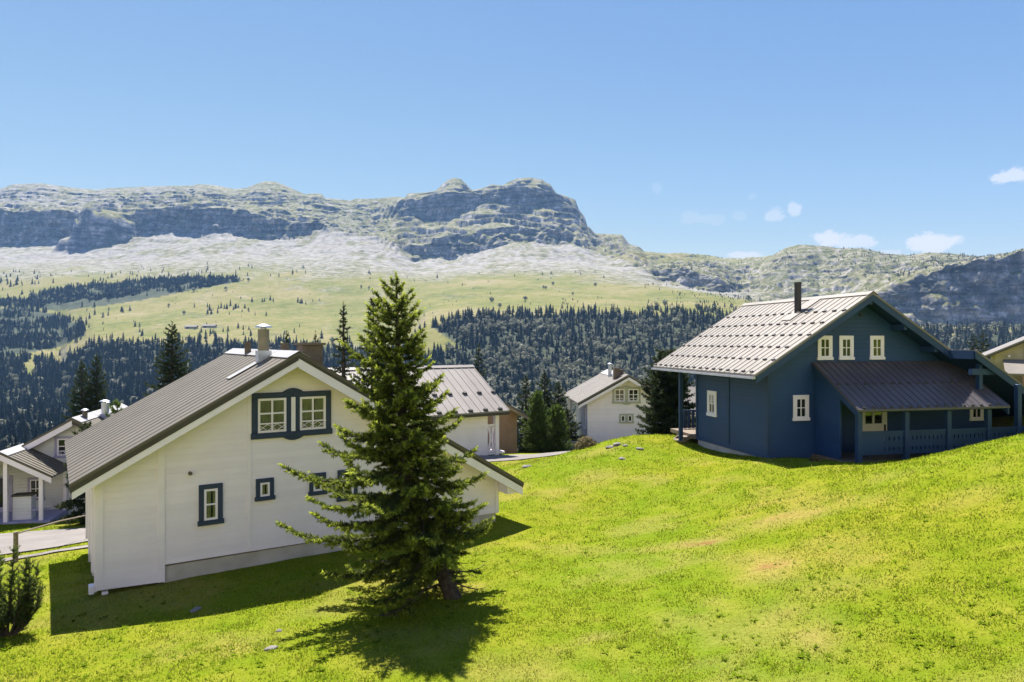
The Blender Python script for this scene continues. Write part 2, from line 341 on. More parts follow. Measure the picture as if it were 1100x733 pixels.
# ------------------------------------------------------------------ near meadow sheet
def ground_mat():
    m, nt, out = new_mat('meadow_grass')
    b = N(nt, 'ShaderNodeBsdfPrincipled'); b.inputs['Roughness'].default_value = .9; b.inputs['Specular IOR Level'].default_value = 0
    n1 = noise_tex(nt, .16, 4); n2 = noise_tex(nt, 1.3, 6, rough=.65); n3 = noise_tex(nt, 14, 5, rough=.7)
    g = ramp(nt, n2.outputs['Fac'], [(.3, (.112,.165,.006)), (.52, (.158,.190,.013)), (.72, (.205,.212,.026))])
    dry = N(nt, 'ShaderNodeAttribute', attribute_name='dry')
    mx = N(nt, 'ShaderNodeMix', data_type='RGBA'); nt.links.new(dry.outputs['Fac'], mx.inputs[0]); nt.links.new(g.outputs[0], mx.inputs[6])
    straw = ramp(nt, n3.outputs['Fac'], [(.3, (.23,.155,.055)), (.7, (.33,.25,.095))]); 
    soil = N(nt, 'ShaderNodeMapRange'); soil.inputs[1].default_value = .62; soil.inputs[2].default_value = .98; nt.links.new(dry.outputs['Fac'], soil.inputs[0])
    ms_ = N(nt, 'ShaderNodeMix', data_type='RGBA'); nt.links.new(soil.outputs[0], ms_.inputs[0]); nt.links.new(straw.outputs[0], ms_.inputs[6]); ms_.inputs[7].default_value = (.22, .105, .05, 1); nt.links.new(ms_.outputs[2], mx.inputs[7])
    ml = N(nt, 'ShaderNodeMix', data_type='RGBA', blend_type='MULTIPLY'); ml.inputs[0].default_value = .75
    r3 = ramp(nt, n3.outputs['Fac'], [(.3, (.74,.77,.65)), (.62, (1.08,1.07,1.0))]); nt.links.new(mx.outputs[2], ml.inputs[6]); nt.links.new(r3.outputs[0], ml.inputs[7])
    m2 = N(nt, 'ShaderNodeMix', data_type='RGBA', blend_type='MULTIPLY'); m2.inputs[0].default_value = .8
    r1 = ramp(nt, n1.outputs['Fac'], [(.32, (.74,.95,.8)), (.66, (1.16,1.02,1.1))]); nt.links.new(ml.outputs[2], m2.inputs[6]); nt.links.new(r1.outputs[0], m2.inputs[7])
    nt.links.new(m2.outputs[2], b.inputs['Base Color'])
    bp = N(nt, 'ShaderNodeBump'); bp.inputs['Strength'].default_value = .7; bp.inputs['Distance'].default_value = .05; nt.links.new(n3.outputs['Fac'], bp.inputs['Height'])
    bp2 = N(nt, 'ShaderNodeBump'); bp2.inputs['Strength'].default_value = .6; bp2.inputs['Distance'].default_value = .15; nt.links.new(n2.outputs['Fac'], bp2.inputs['Height']); nt.links.new(bp.outputs[0], bp2.inputs['Normal'])
    nt.links.new(bp2.outputs[0], b.inputs['Normal'])
    nt.links.new(b.outputs[0], out.inputs[0]); return m
# worn, dried patches of the lawn: x, y, radii, strength
DRY = [(4.9,17.5,.75,.32,1.0),(4.4,17.6,1.6,.4,.6),(7.6,18.3,1.7,.5,.7),(5.6,15.0,.8,1.0,.65),(4.9,11.9,.55,1.0,.65),(6.3,13.3,.9,.5,.4),(-3.9,14.2,.9,.35,.5),(-3.0,16.0,1.6,.6,.45),(-1.7,15.6,1.0,.4,.6),(1.6,12.5,.4,.25,.55),(1.0,12.0,.6,.3,.4),(-2.2,13.1,1.2,.3,.4),(7.4,15.6,1.0,.8,.3),(3.2,27,.8,1.2,.5)]
def dry_at(X, Y):
    n = fbm(X*.55, Y*.55, 0, 4, 21); n2 = fbm(X*2.6, Y*2.6, 0, 3, 33)
    d = .34*sstep(.12, .55, n + .35*n2) + .04
    for x, y, rx, ry, k in DRY:
        q = ((X-x)/rx)**2 + ((Y-y)/ry)**2
        d = np.maximum(d, k*np.exp(-q*.9)*np.clip(1 + .9*n2, 0, 1.5))
    d = d * (1 - .55*sstep(6, 14, X) * sstep(30, 20, Y))
    return np.clip(d, 0, 1)
def near_sheet():
    xs = np.arange(-90, 90.01, .5); ys = np.r_[np.arange(-30, 8, 1.0), np.arange(8, 50, .35), np.arange(50, 75.01, .8)]
    X, Y = np.meshgrid(xs, ys); Z = ground(X, Y)
    Z = Z - 1.6*sstep(68, 75, Y)
    ny, nx = X.shape; I = np.arange(ny*nx).reshape(ny, nx)
    F = np.stack([I[:-1,:-1], I[:-1,1:], I[1:,1:], I[1:,:-1]], -1).reshape(-1, 4)
    o = np_obj('meadow', np.stack([X,Y,Z], -1).reshape(-1,3), F, ground_mat(), smooth=True, attr={'dry': dry_at(X,Y).ravel()})
    tag(o, 'sunny sloping green meadow around the chalets', None, None, 'structure')
near_sheet()
def bounce_slope():  # unseen slope added behind the camera to bounce warm light onto the walls
    xs = np.arange(-260, 261, 10.0); ys = np.arange(-300, -27.9, 6.0); X, Y = np.meshgrid(xs, ys); d = -30 - Y
    Z = ground(np.clip(X, -90, 90), np.maximum(Y, -30)) - .6 + .62*np.maximum(d, 0) + 4*fbm(X/60, Y/60, 0, 3, 91)*sstep(0, 40, d)
    ny_, nx_ = X.shape; I = np.arange(ny_*nx_).reshape(ny_, nx_); F = np.stack([I[:-1,:-1], I[:-1,1:], I[1:,1:], I[1:,:-1]], -1).reshape(-1, 4)
    m = mat('pale_bounce_ground', (.25,.23,.15), (.46,.43,.38), .06, .95, spec=.1)
    tag(np_obj('bounce_hillside', np.stack([X,Y,Z], -1).reshape(-1,3), F, m, smooth=True), 'unseen pale slope added behind the viewpoint to bounce light', None, None, 'structure')
bounce_slope()

# ------------------------------------------------------------------ far terrain: valley, forest slope, pastures, scree, cliffs, ridge
PX = np.linspace(-260, 1360, 1250); UU = (PX-CX)/FPX
def line(*pts):
    p = np.array(pts, float); return np.interp(PX, p[:,0], p[:,1])
def jag(amp, sc, seed): return amp*fbm(PX/sc, PX*0+seed*3.7, 0, 4, seed)
RIDGE = line((-330,215),(-150,205),(0,203),(15,198),(45,197),(80,202),(100,203.5),(130,202),(170,200),(207,199.5),(213,198),(228,199),(250,203),(265,202),(278,196.5),(285,194.5),(296,195.5),(310,201),(328,209),(337,208),(345,208),(350,213),(375,215.5),(383,213),(400,214),(425,211.5),(436,212),(437,208),(455,207),(468,205),(474,199),(480,194),(488,191),(495,192.5),(501,198),(507,204.5),(518,202.5),(528,198.5),(540,199.5),(547,195),(556,192),(570,191),(582,193),(591,198),(598,208),(610,211.5),(618,215),(622,226),(628,233),(631,243),(640,251),(668,252),(676,262),(688,266),(692,270),(715,272.5),(735,272),(760,274),(778,277.5),(800,277),(820,275.5),(830,274),(845,266),(858,263.5),(875,265),(900,266.5),(925,267),(950,272),(975,274.5),(1000,271.5),(1020,272),(1050,275),(1075,274),(1100,272.5),(1250,262),(1430,262))
F1y = line((-330,398),(0,383),(58,388),(64,394),(72,386),(100,373),(200,369),(260,371),(330,373),(430,378),(458,352),(470,349),(500,341),(600,337),(700,338),(760,337),(800,345),(850,350),(1000,360),(1430,362))
F2y = line((-330,302),(0,300),(150,301),(250,297),(350,303),(480,302),(560,299),(640,299),(700,307),(760,316),(820,326),(900,342),(1000,352),(1430,358))
F3y = line((-330,268),(0,265),(60,263),(140,256),(160,253),(200,251),(250,250),(290,256),(330,252),(360,246),(390,252),(420,262),(445,280),(480,277),(520,267),(560,260),(620,261),(650,275),(690,288),(710,300),(740,308),(785,317),(800,320),(830,322),(900,337),(960,350),(1100,356),(1430,360))
F4y = line((-330,228),(0,227),(105,226),(140,228),(160,223),(200,221),(250,225),(300,229),(340,240),(360,243),(400,247),(425,252),(445,262),(470,254),(500,250),(560,243),(610,241),(640,258),(690,279),(705,289),(740,290),(770,298),(790,313),(830,316),(880,331),(925,318),(960,307),(1000,296),(1050,287),(1100,282),(1430,274))
t = .38
B5y = F4y + (RIDGE-F4y)*t; C6y = F4y + (RIDGE-F4y)*.62
midb = line((395,232),(430,228),(455,239),(480,238),(505,222),(520,218),(560,221),(600,222),(615,226),(640,248))
midc = line((395,220),(430,215),(455,212),(480,206),(505,207),(550,201),(590,203),(610,214),(640,250))
wm = sstep(405, 432, PX)*sstep(640, 618, PX)
B5y = B5y*(1-wm) + midb*wm; C6y = C6y*(1-wm) + midc*wm
RIDGE_D = line((-330,3300),(0,3200),(250,3100),(330,3150),(440,3000),(560,2850),(640,2750),(690,2700),(760,2500),(830,2000),(870,1900),(1000,1800),(1430,1700))
F1D = line((-330,1050),(430,1000),(600,1000),(800,920),(1000,850),(1430,800))
F2D = line((-330,1750),(480,1750),(640,1700),(720,1450),(800,1250),(900,1120),(1000,1050),(1430,950))
F3D = line((-330,2500),(350,2500),(445,2350),(560,2400),(640,2350),(700,1850),(780,1600),(830,1400),(900,1250),(1000,1180),(1430,1050))
cl = line((-330,38),(350,40),(390,260),(420,200),(445,50),(600,60),(640,200),(690,80),(705,26),(780,28),(800,140),(880,160),(925,40),(1000,36),(1430,36))   # run of the cliff: small = sheer
F4D = F3D + cl + 12*jag(1, 30, 3)
B5D = F4D + (RIDGE_D-F4D)*(.45*(1-wm) + .62*wm); C6D = B5D + (RIDGE_D-F4D)*(.2*(1-wm) + .05*wm)
def zy(y, D): return (CY - y)/FPX * D
one = np.ones_like(PX)
knots = []   # (D, z)
for D in (45, 52, 60, 68, 75):
    knots.append((one*D, ground(UU*D, one*D) - (.35 if D < 74 else .1), 3))
g75 = knots[-1][1]
knots.append((one*120, g75*.35 - 21, 14))
knots.append((one*230, -50 + 4*jag(1, 200, 4), 12))
knots.append((one*420, zy(line((-330,492),(0,488),(550,478),(1430,470)), 420), 16))
knots.append(((F1D*.52 + 420*.48), zy((F1y*.42 + 478*.58), F1D*.52+420*.48), 22))
knots.append((F1D, zy(F1y, F1D), 34))
knots.append((F1D*.5+F2D*.5, zy(F1y*.48+F2y*.52, F1D*.5+F2D*.5), 26))
knots.append((F2D, zy(F2y, F2D), 26))
knots.append((F2D*.45+F3D*.55, zy(F2y*.47+F3y*.53, F2D*.45+F3D*.55), 26))
knots.append((F3D, zy(F3y+jag(2.5,25,6), F3D), 34))
knots.append((F4D, zy(F4y+jag(3,22,7), F4D), 60))
knots.append((B5D, zy(B5y+jag(2,25,8)*(1-wm), B5D), 64))
knots.append((C6D, zy(C6y+jag(2,25,9)*(1-wm), C6D), 56))
knots.append((RIDGE_D, zy(RIDGE, RIDGE_D), 56))
knots.append((RIDGE_D+250, zy(RIDGE, RIDGE_D)-40, 5))
knots.append((RIDGE_D+1000, zy(RIDGE, RIDGE_D)-420, 4))
rowsD, rowsZ, rowsP = [knots[0][0]], [knots[0][1]], [0.0]
for k in range(1, len(knots)):
    d0, z0, _ = knots[k-1]; d1, z1, n = knots[k]
    for i in range(1, n+1):
        f = i/n; rowsD.append(d0 + (d1-d0)*f); rowsZ.append(z0 + (z1-z0)*f); rowsP.append(k-1+f)
TD = np.array(rowsD); TZ = np.array(rowsZ); TP = np.array(rowsP)[:, None] + 0*TD; TU = UU[None] + 0*TD
TPX = PX[None] + 0*TD
K_F1, K_F2, K_F3, K_F4, K_B5, K_C6, K_R = 9, 11, 13, 14, 15, 16, 17
# soften the kinks of the pasture profile
for it in range(10):
    S = TZ.copy(); S[1:-1] = (TZ[:-2] + 2*TZ[1:-1] + TZ[2:])/4
    wgt = (sstep(5.0, 6, TP)*sstep(12.6, 12.2, TP)); TZ = TZ*(1-wgt) + S*wgt
TX = TU*TD
# knoll: the round crag standing in front of the left cliff
kx, kd = TX - (110-CX)/FPX*2440, TD - 2500
q = np.sqrt((kx/100)**2 + (kd/165)**2) * (1 + .10*fbm(TX/60, TD/60, 0, 3, 41) + .05*fbm(TX/18, TD/18, 0, 3, 44))
kb = zy(270, 2360); kh = zy(227, 2470) - kb
prof = np.interp(np.clip(q, 0, 1.3), [0, .35, .60, .76, .84, .95, 1.08, 1.3], [1.0, .96, .87, .76, .62, .16, .04, 0])
TZ = np.where(q < 1.2, np.maximum(TZ, kb - 12 + (kh+12)*prof + 7*fbm(TX/50, TD/60, 0, 4, 42)*prof), TZ)
q2 = np.sqrt(((TX - (82-CX)/FPX*2380)/60)**2 + ((TD-2370)/60)**2) * (1 + .25*fbm(TX/40, TD/40, 0, 3, 43))
TZ = TZ + 40*sstep(1.2, .7, q2)
# relief
up = sstep(K_F2-.6, K_F3, TP); alp = sstep(K_F3-.4, K_F3+.1, TP); edge = (1 - .85*sstep(K_C6-.4*wm, K_R-.3*wm, TP)*sstep(K_R+.4, K_R, TP))*(1 - .35*wm[None]*alp)
far = sstep(5.2, 6.5, TP)
TZ = TZ + far*(2.5*fbm(TX/60, TD/60, 0, 4, 11)*(1-up) + up*edge*(12*fbm(TX/170, TD/170, 0, 5, 12) + alp*(9*(.45-np.abs(fbm(TX/95, TD/95, 0, 4, 23)))*2 + 5*fbm(TX/30, TD/34, 0, 4, 13)) + 2.4*fbm(TX/22, TD/30, 0, 4, 24) + (1.0 + 2.6*alp)*fbm(TX/9, TD/12, 0, 2, 29)))
right = sstep(760, 850, TPX)
TZ = TZ + alp*edge*right*(15*fbm(TX/70, TD/70, 0, 5, 14))
# limestone ledges: tilted strata
per = np.where(right > .5, 20.0, 30.0) + 10*wm[None]; rise = np.clip(.58 + .12*wm[None] + .30*fbm(TX/110, TD/140, 0, 3, 32), .15, .9)
tilt = TX*.03 + 22*fbm(TX/260, TD/260, 0, 3, 15) + 5*fbm(TX/40, TD/40, 0, 3, 25) + TX*sstep(380, 450, TPX)*sstep(680, 620, TPX)*.09
qv = (TZ + tilt + 14*fbm(TX/400, TD/400, TZ/60, 3, 28) + (10 + 22*wm[None])*fbm(TX/150, TD/150, 0, 3, 31))/per; fl = np.floor(qv); fr = qv - fl
fr2 = np.where(fr < .90, fr/.90*(1-rise), 1 - rise + (fr-.90)/.10*rise)
kk = (.30*sstep(K_F2+.2, K_F3-.3, TP)*(1-alp) + .95*alp) * edge * sstep(-.34, .14, fbm(TX/130, TD/190, 0, 4, 16)) * (.55 + .45*sstep(-.3, .1, fbm(TX/45, TD/60, 0, 3, 27)))*(1 - .35*right); kk = np.maximum(kk, wm[None]*alp*sstep(K_R, K_R-.35, TP)*(.15 + .85*sstep(-.3, .15, fbm(TX/80, TD/110, 0, 4, 33))))
TZ = TZ + kk*(fr2 - fr)*per
# buttresses and gullies in the sheer parts
cliffw = np.exp(-((TP-(K_F3+.55))/.5)**2) + .6*wm[None]*np.exp(-((TP-(K_B5+.5))/.5)**2)
rid = np.abs(fbm(TX/55, TZ/140, TD/400, 4, 17)); 
dsh = cliffw*(44*rid + 20*fbm(TX/20, TZ/22, 0, 5, 18)) + alp*edge*(10*fbm(TX/45, TZ/18, TD/90, 4, 19) + 5*fbm(TX/14, TZ/9, TD/40, 3, 26))
TD2 = TD + dsh*np.where(right > .5, .6, 1.0); TX = TU*TD2
ny, nx = TX.shape
I = np.arange(ny*nx).reshape(ny, nx)
F = np.stack([I[:-1,:-1], I[:-1,1:], I[1:,1:], I[1:,:-1]], -1).reshape(-1, 4)
PY = CY - FPX*TZ/TD2                                   # where the slope stands as a height angle
# land cover weights: R pasture, G bare scree, B forest floor, A shrub/heath
nz1 = fbm(TX/220, TD/220, 0, 4, 51); nz2 = fbm(TX/45, TD/70, 0, 4, 52)
jp = TP + .50*nz1 + .28*nz2
def poly_mask(pts, px, py):
    inside = np.zeros(px.shape, bool); n = len(pts)
    for i in range(n):
        x0, y0 = pts[i]; x1, y1 = pts[(i+1) % n]
        if y0 == y1: continue
        c = ((y0 > py) != (y1 > py)) & (px < (x1-x0)*(py-y0)/(y1-y0) + x0); inside ^= c
    return inside
woodA = poly_mask([(-330,330),(0,331),(25,329),(60,338),(88,350),(92,360),(60,374),(20,381),(-330,392)], TPX, PY)
woodB = poly_mask([(-330,318),(0,320),(25,321),(60,313),(100,307),(150,303),(200,300),(250,298),(262,302),(205,312),(150,323),(100,330),(60,334),(25,329),(-330,331)], TPX, PY)
hole = poly_mask([(446,352),(462,350),(496,374),(470,380),(440,384)], TPX, PY) | poly_mask([(23,392),(34,385),(40,398),(30,410)], TPX, PY)
forest = ((TP > 5.0) & (TP < K_F1 + .04*nz2) & (~hole)) | woodA | woodB
cA = np.clip(.35*sstep(-.1, .4, nz1 + .6*nz2) + .5*right*sstep(K_F2, K_F3, TP), 0, 1)
pasture = sstep(K_F2+.45, K_F2-.25, jp)*(1-right*.4)
mead2 = np.exp(-(((TPX-720)/65)**2 + ((PY-275)/6)**2)); pasture = np.maximum(pasture, mead2)
scree = sstep(K_F2-.1, K_F2+.9, jp)*sstep(K_F3+.25, K_F3-.1, jp)*(.97 - .75*sstep(-.02, .36, .6*nz1+.8*nz2))*(1-.75*right)
scree = np.maximum(scree, .75*alp*sstep(330, 60, TPX)*sstep(-.25, .15, nz2))
kq = sstep(1.12, .95, q); scree = scree*(1-kq); pasture = np.maximum(pasture, .45*kq*sstep(.85, .6, q))
cov = np.stack([pasture, scree, forest*1.0, cA], -1)
def terrain_mat():
    m, nt, out = new_mat('alpine_terrain')
    b = N(nt, 'ShaderNodeBsdfPrincipled'); b.inputs['Roughness'].default_value = .95; b.inputs['Specular IOR Level'].default_value = .1
    at = N(nt, 'ShaderNodeVertexColor', layer_name='cover'); sp = N(nt, 'ShaderNodeSeparateColor'); nt.links.new(at.outputs['Color'], sp.inputs[0])
    nA = noise_tex(nt, .006, 6, rough=.65); nB = noise_tex(nt, .045, 8, rough=.78); nC = noise_tex(nt, .035, 8, rough=.8, stretch=(1, .5, .8)); nD = noise_tex(nt, .011, 7, rough=.7)
    pb = N(nt, 'ShaderNodeMath', operation='MULTIPLY_ADD'); nt.links.new(nA.outputs['Fac'], pb.inputs[0]); pb.inputs[1].default_value = 1.1; pb.inputs[2].default_value = -.55; pc = N(nt, 'ShaderNodeMath', operation='ADD'); nt.links.new(pb.outputs[0], pc.inputs[0]); nt.links.new(nB.outputs['Fac'], pc.inputs[1])
    past = ramp(nt, pc.outputs[0], [(.25, (.100,.118,.030)), (.45, (.165,.165,.045)), (.58, (.21,.185,.070)), (.78, (.26,.215,.12))])
    alpg = ramp(nt, nB.outputs['Fac'], [(.36, (.045,.052,.03)), (.44, (.135,.138,.050)), (.52, (.205,.19,.095)), (.57, (.27,.245,.205)), (.68, (.37,.34,.325))])
    scr = ramp(nt, nB.outputs['Fac'], [(.3, (.10,.095,.075)), (.44, (.21,.195,.165)), (.54, (.29,.27,.245)), (.70, (.36,.338,.318))])
    rock = ramp(nt, nC.outputs['Fac'], [(.36, (.05,.055,.062)), (.46, (.11,.112,.118)), (.53, (.22,.212,.21)), (.62, (.42,.40,.39))])
    flo = ramp(nt, nB.outputs['Fac'], [(.3, (.025,.034,.018)), (.55, (.065,.075,.045)), (.75, (.16,.155,.115))])
    heath = ramp(nt, nB.outputs['Fac'], [(.36, (.045,.055,.028)), (.47, (.12,.125,.06)), (.54, (.22,.205,.15)), (.66, (.34,.31,.285))])
    nS = noise_tex(nt, .06, 5, rough=.6, stretch=(.12, .12, 1.6)); st_ = ramp(nt, nS.outputs['Fac'], [(.38, (.5,.5,.52)), (.50, (1.0,1.0,1.0)), (.60, (1.5,1.45,1.4))])
    mS = N(nt, 'ShaderNodeMix', data_type='RGBA', blend_type='MULTIPLY'); mS.inputs[0].default_value = 1; nt.links.new(rock.outputs[0], mS.inputs[6]); nt.links.new(st_.outputs[0], mS.inputs[7])
    def mix(f, a, c):
        x = N(nt, 'ShaderNodeMix', data_type='RGBA'); nt.links.new(f, x.inputs[0]); nt.links.new(a, x.inputs[6]); nt.links.new(c, x.inputs[7]); return x.outputs[2]
    c = mix(at.outputs['Alpha'], alpg.outputs[0], heath.outputs[0])
    hm = N(nt, 'ShaderNodeMapRange'); hm.inputs[1].default_value = .56; hm.inputs[2].default_value = .68; hm.inputs[4].default_value = .75; nt.links.new(nD.outputs['Fac'], hm.inputs[0])
    pasty = mix(hm.outputs[0], past.outputs[0], heath.outputs[0])
    c = mix(sp.outputs[0], c, pasty)
    gm = N(nt, 'ShaderNodeMapRange'); gm.inputs[1].default_value = .53; gm.inputs[2].default_value = .66; gm.inputs[4].default_value = .7; nt.links.new(nD.outputs['Fac'], gm.inputs[0])
    c = mix(sp.outputs[1], c, mix(gm.outputs[0], scr.outputs[0], alpg.outputs[0]))
    ge = N(nt, 'ShaderNodeNewGeometry'); sn = N(nt, 'ShaderNodeSeparateXYZ'); nt.links.new(ge.outputs['Normal'], sn.inputs[0])
    ad = N(nt, 'ShaderNodeMath', operation='MULTIPLY_ADD'); nt.links.new(nB.outputs['Fac'], ad.inputs[0]); ad.inputs[1].default_value = .35; nt.links.new(sn.outputs[2], ad.inputs[2])
    mr = N(nt, 'ShaderNodeMapRange'); mr.inputs[1].default_value = .90; mr.inputs[2].default_value = .68; nt.links.new(ad.outputs[0], mr.inputs[0])
    c = mix(mr.outputs[0], c, mS.outputs[2]); c = mix(sp.outputs[2], c, flo.outputs[0])
    nt.links.new(c, b.inputs['Base Color'])
    bp = N(nt, 'ShaderNodeBump'); bp.inputs['Strength'].default_value = .6; bp.inputs['Distance'].default_value = 9; nt.links.new(nB.outputs['Fac'], bp.inputs['Height'])
    nt.links.new(bp.outputs[0], b.inputs['Normal'])
    nt.links.new(b.outputs[0], out.inputs[0]); return m
mt = np_obj('mountain_terrain', np.stack([TX,TD2,TZ], -1).reshape(-1,3), F, terrain_mat(), smooth=True, attr={'cover': cov.reshape(-1,4)})
tag(mt, 'limestone mountain with pastures and valley slopes', None, None, 'structure')
# rocky skirt that closes the land below and behind, out of sight
print('terrain', time.time()-T0)

# ------------------------------------------------------------------ forests
def conifer_tris(seed, tiers=8, spokes=6, rad=.17):
    r = np.random.default_rng(seed); V, T = [], []
    def tri(a, b, c): k = len(V); V.extend([a, b, c]); T.append((k, k+1, k+2))
    for i in range(tiers):
        f = i/(tiers-1); h = .06 + .84*f; ra = rad*(1-f)**.75*r.uniform(.85, 1.1) + .018
        off = r.uniform(0, 6.28)
        for s in range(spokes):
            a = off + 6.283*s/spokes + r.uniform(-.2, .2); L = ra*r.uniform(.65, 1.2); wd = 6.283/spokes*.62
            tip = (L*math.cos(a), L*math.sin(a), h - .05*r.uniform(.3, 1.3)); top = (0, 0, min(1, h + .15))
            l = (.62*L*math.cos(a-wd), .62*L*math.sin(a-wd), h - .005); rr = (.62*L*math.cos(a+wd), .62*L*math.sin(a+wd), h - .005)
            tri(l, tip, top); tri(tip, rr, top)
    tri((-.012,0,-.03), (.012,0,-.03), (0,0,.3)); tri((0,-.012,-.03), (0,.012,-.03), (0,0,.3))
    return np.array(V), np.array(T)
def broad_tris(seed, n=64):
    r = np.random.default_rng(seed); V, T = [], []
    for i in range(n):
        d = r.normal(size=3); d /= np.linalg.norm(d); p = d*r.uniform(.55, 1)*np.array([.36,.36,.42]) + np.array([0,0,.55]); 
        for q in range(1):
            a = r.normal(size=3); a /= np.linalg.norm(a); b = np.cross(a, d); b /= np.linalg.norm(b) + 1e-6; s = .15
            k = len(V); V += [p - a*s, p + a*s, p + b*s*1.3]; T.append((k, k+1, k+2))
    return np.array(V), np.array(T)
CON = [conifer_tris(s, t_, 6, rd) for s, t_, rd in ((1,7,.25),(2,8,.21),(3,6,.28),(4,7,.25),(5,7,.18))]
BRO = [broad_tris(s) for s in (11, 12, 13)]
dA = np.abs(np.gradient(TX, axis=1)*np.gradient(TD2, axis=0))
clump = fbm(TX/55, TD/55, 0, 3, 61); clump2 = fbm(TX/22, TD/22, 0, 2, 62)
dens = np.zeros_like(TD)
mainf = (TP > 5.0) & (TP < K_F1) & (~hole)
dens[mainf] = .030
cen = sstep(500, 620, TPX)*sstep(470, 380, PY)
dens = np.where(mainf, .044*(1-.12*cen)*(1 + .7*clump), dens)
dens = np.where(woodA | woodB, .075*sstep(-.45, .15, clump + .4*clump2 - .08), dens)
past_z = (TP > K_F1) & (TP < K_F2+.3) & (~woodA) & (~woodB)
dens = np.where(past_z, .0012*sstep(.0, .4, clump2) + .00035*sstep(.1, .5, clump) + .0022*sstep(120, 0, TPX)*sstep(.0, .4, clump), dens)
dens = np.where(past_z, dens + .012*sstep(K_F1+.28, K_F1, TP)*sstep(-.1, .5, clump2)*sstep(330, 240, TPX) + .02*sstep(K_F1+.12, K_F1, TP)*sstep(440, 480, TPX), dens)
dens = np.where((TP > K_F1) & (TP < K_F3+.1) & (TPX > 700) & (~woodA), np.maximum(dens, .010*sstep(700, 800, TPX)*sstep(-.1, .4, clump)), dens)
dens = np.where((TP > K_F1) & (TP < K_F2) & (TPX > 690), np.maximum(dens, .02*sstep(.15, .4, fbm(TX/120, TD/25, 0, 3, 63))), dens)
dens = np.where((TP > K_F4) & (TP < K_R) & (TPX > 690), .010*sstep(690, 800, TPX)*sstep(-.3, .3, clump2) + .006*sstep(930, 1010, TPX)*sstep(-.2, .3, clump), dens)
dens = np.where((TP > K_F4) & (TP < K_F4+.25) & (TPX > 690) & (TPX < 795), .02, dens)
dens = np.where((TP > K_F2-.2) & (TP < K_F2+.5) & (TPX < 330), dens + .0015*sstep(-.1, .3, clump), dens)
dens = np.where(TPX > 905, np.where((TP > 7) & (TP < K_F3), np.maximum(dens, .03*sstep(905, 940, TPX)), dens), dens)
dens = np.where(TP < 7.0, dens*.45, dens)
lam = dens*dA
MAXT = 46000
tot = lam.sum(); lam *= min(1, MAXT/tot)
cnt = rng.poisson(np.clip(lam, 0, 50)); ci, cj = np.nonzero(cnt); rep = cnt[ci, cj]; ci = np.repeat(ci, rep); cj = np.repeat(cj, rep)
ok_ = (ci < ny-2) & (cj < nx-2) & (TPX[ci, cj] > -220) & (TPX[ci, cj] < 1320); ci, cj = ci[ok_], cj[ok_]; n = len(ci)
a_, b_ = rng.random(n), rng.random(n)
def bil(A): return (A[ci,cj]*(1-a_)*(1-b_) + A[ci+1,cj]*a_*(1-b_) + A[ci,cj+1]*(1-a_)*b_ + A[ci+1,cj+1]*a_*b_)
tx, ty, tz, tp, tpx, tpy = bil(TX), bil(TD2), bil(TZ), bil(TP), bil(TPX), bil(PY)
isb = rng.random(n) < np.where(tp < K_F1, .05 + .62*sstep(460, 540, tpx)*sstep(344, 354, tpy)*sstep(770,720,tpx)*np.clip(.6+bil(clump)*1.6, 0, 1), np.where((tpx > 690) & (tp > K_F2), .35, .04))
hh = np.where(isb, rng.uniform(7, 12, n), np.clip(rng.lognormal(2.42, .28, n), 5, 20))*np.where(tp > K_F2, .75, 1.0)*np.where(ty > 1300, .95, 1)
hh = np.where((tpx > 690) & (tp > K_F2), hh*.62, hh)
hh = np.where((tp > K_F1+.3) & (tp < K_F2) & (~isb) & (tpx > 120) & (bil((woodA | woodB)*1.0) < .5), hh*rng.uniform(.16, .5, n), hh)
# small clumps seen on the open pasture: bearing px, px, number, spread m
extra = []
def on_slope(px, py):
    j = int(np.clip(np.searchsorted(PX, px), 1, nx-2)); col = PY[:, j]; k = np.nonzero((col[1:] <= py) & (TP[1:, j] > K_F1-.9))[0]
    i = int(k[0])+1 if len(k) else ny-10
    return TX[i, j], TD2[i, j], TZ[i, j]
for px, py, c, sp_, h in ((237,332,9,22,13),(252,331,6,18,12),(228,337,3,8,11),(207,331,1,1,15),(138,334,3,9,12),(131,335,2,5,11),(118,334,1,1,8),(143,352,2,9,12),(149,358,1,1,8),(280,325,3,9,11),(292,324,2,6,11),(322,326,4,8,12),(328,328,1,1,8),(97,373,5,9,16),(80,368,3,8,14),(70,350,8,25,13),(60,355,6,20,13),(340,323,2,6,8),(262,337,5,18,9),(246,355,6,24,10),(268,360,5,20,11),(225,360,4,14,11),(35,352,14,40,13),(300,360,5,18,9),(600,325,4,20,6),(610,327,3,14,5),(560,328,2,8,5),(528,323,1,1,6),(755,333,10,38,9),(742,335,6,25,9),(775,330,8,30,9),(735,345,8,30,11)):
    for _ in range(c):
        X0, D0, Z0 = on_slope(px, py); extra.append((X0 + random.gauss(0, sp_), D0 + random.gauss(0, sp_), None, h*random.uniform(.7, 1.15)))
from mathutils.bvhtree import BVHTree
sub = (TP[:, 0] > 7) & (TP[:, 0] < K_F3)
ri = np.nonzero(sub)[0]; Vs = np.stack([TX[ri], TD2[ri], TZ[ri]], -1)[:, ::2]
m_, n_ = Vs.shape[:2]; I2 = np.arange(m_*n_).reshape(m_, n_); Fs = np.stack([I2[:-1,:-1], I2[:-1,1:], I2[1:,1:], I2[1:,:-1]], -1).reshape(-1,4)
bvh = BVHTree.FromPolygons([tuple(v) for v in Vs.reshape(-1,3).tolist()], [tuple(f) for f in Fs.tolist()])
def drop(x, y):
    h = bvh.ray_cast(Vector((x, y, 2000)), Vector((0,0,-1)))[0]; return h.z if h else None
lone = []
for x, y, _, h in extra:
    z = drop(x, y)
    if z is not None: lone.append((x, y, z, h))
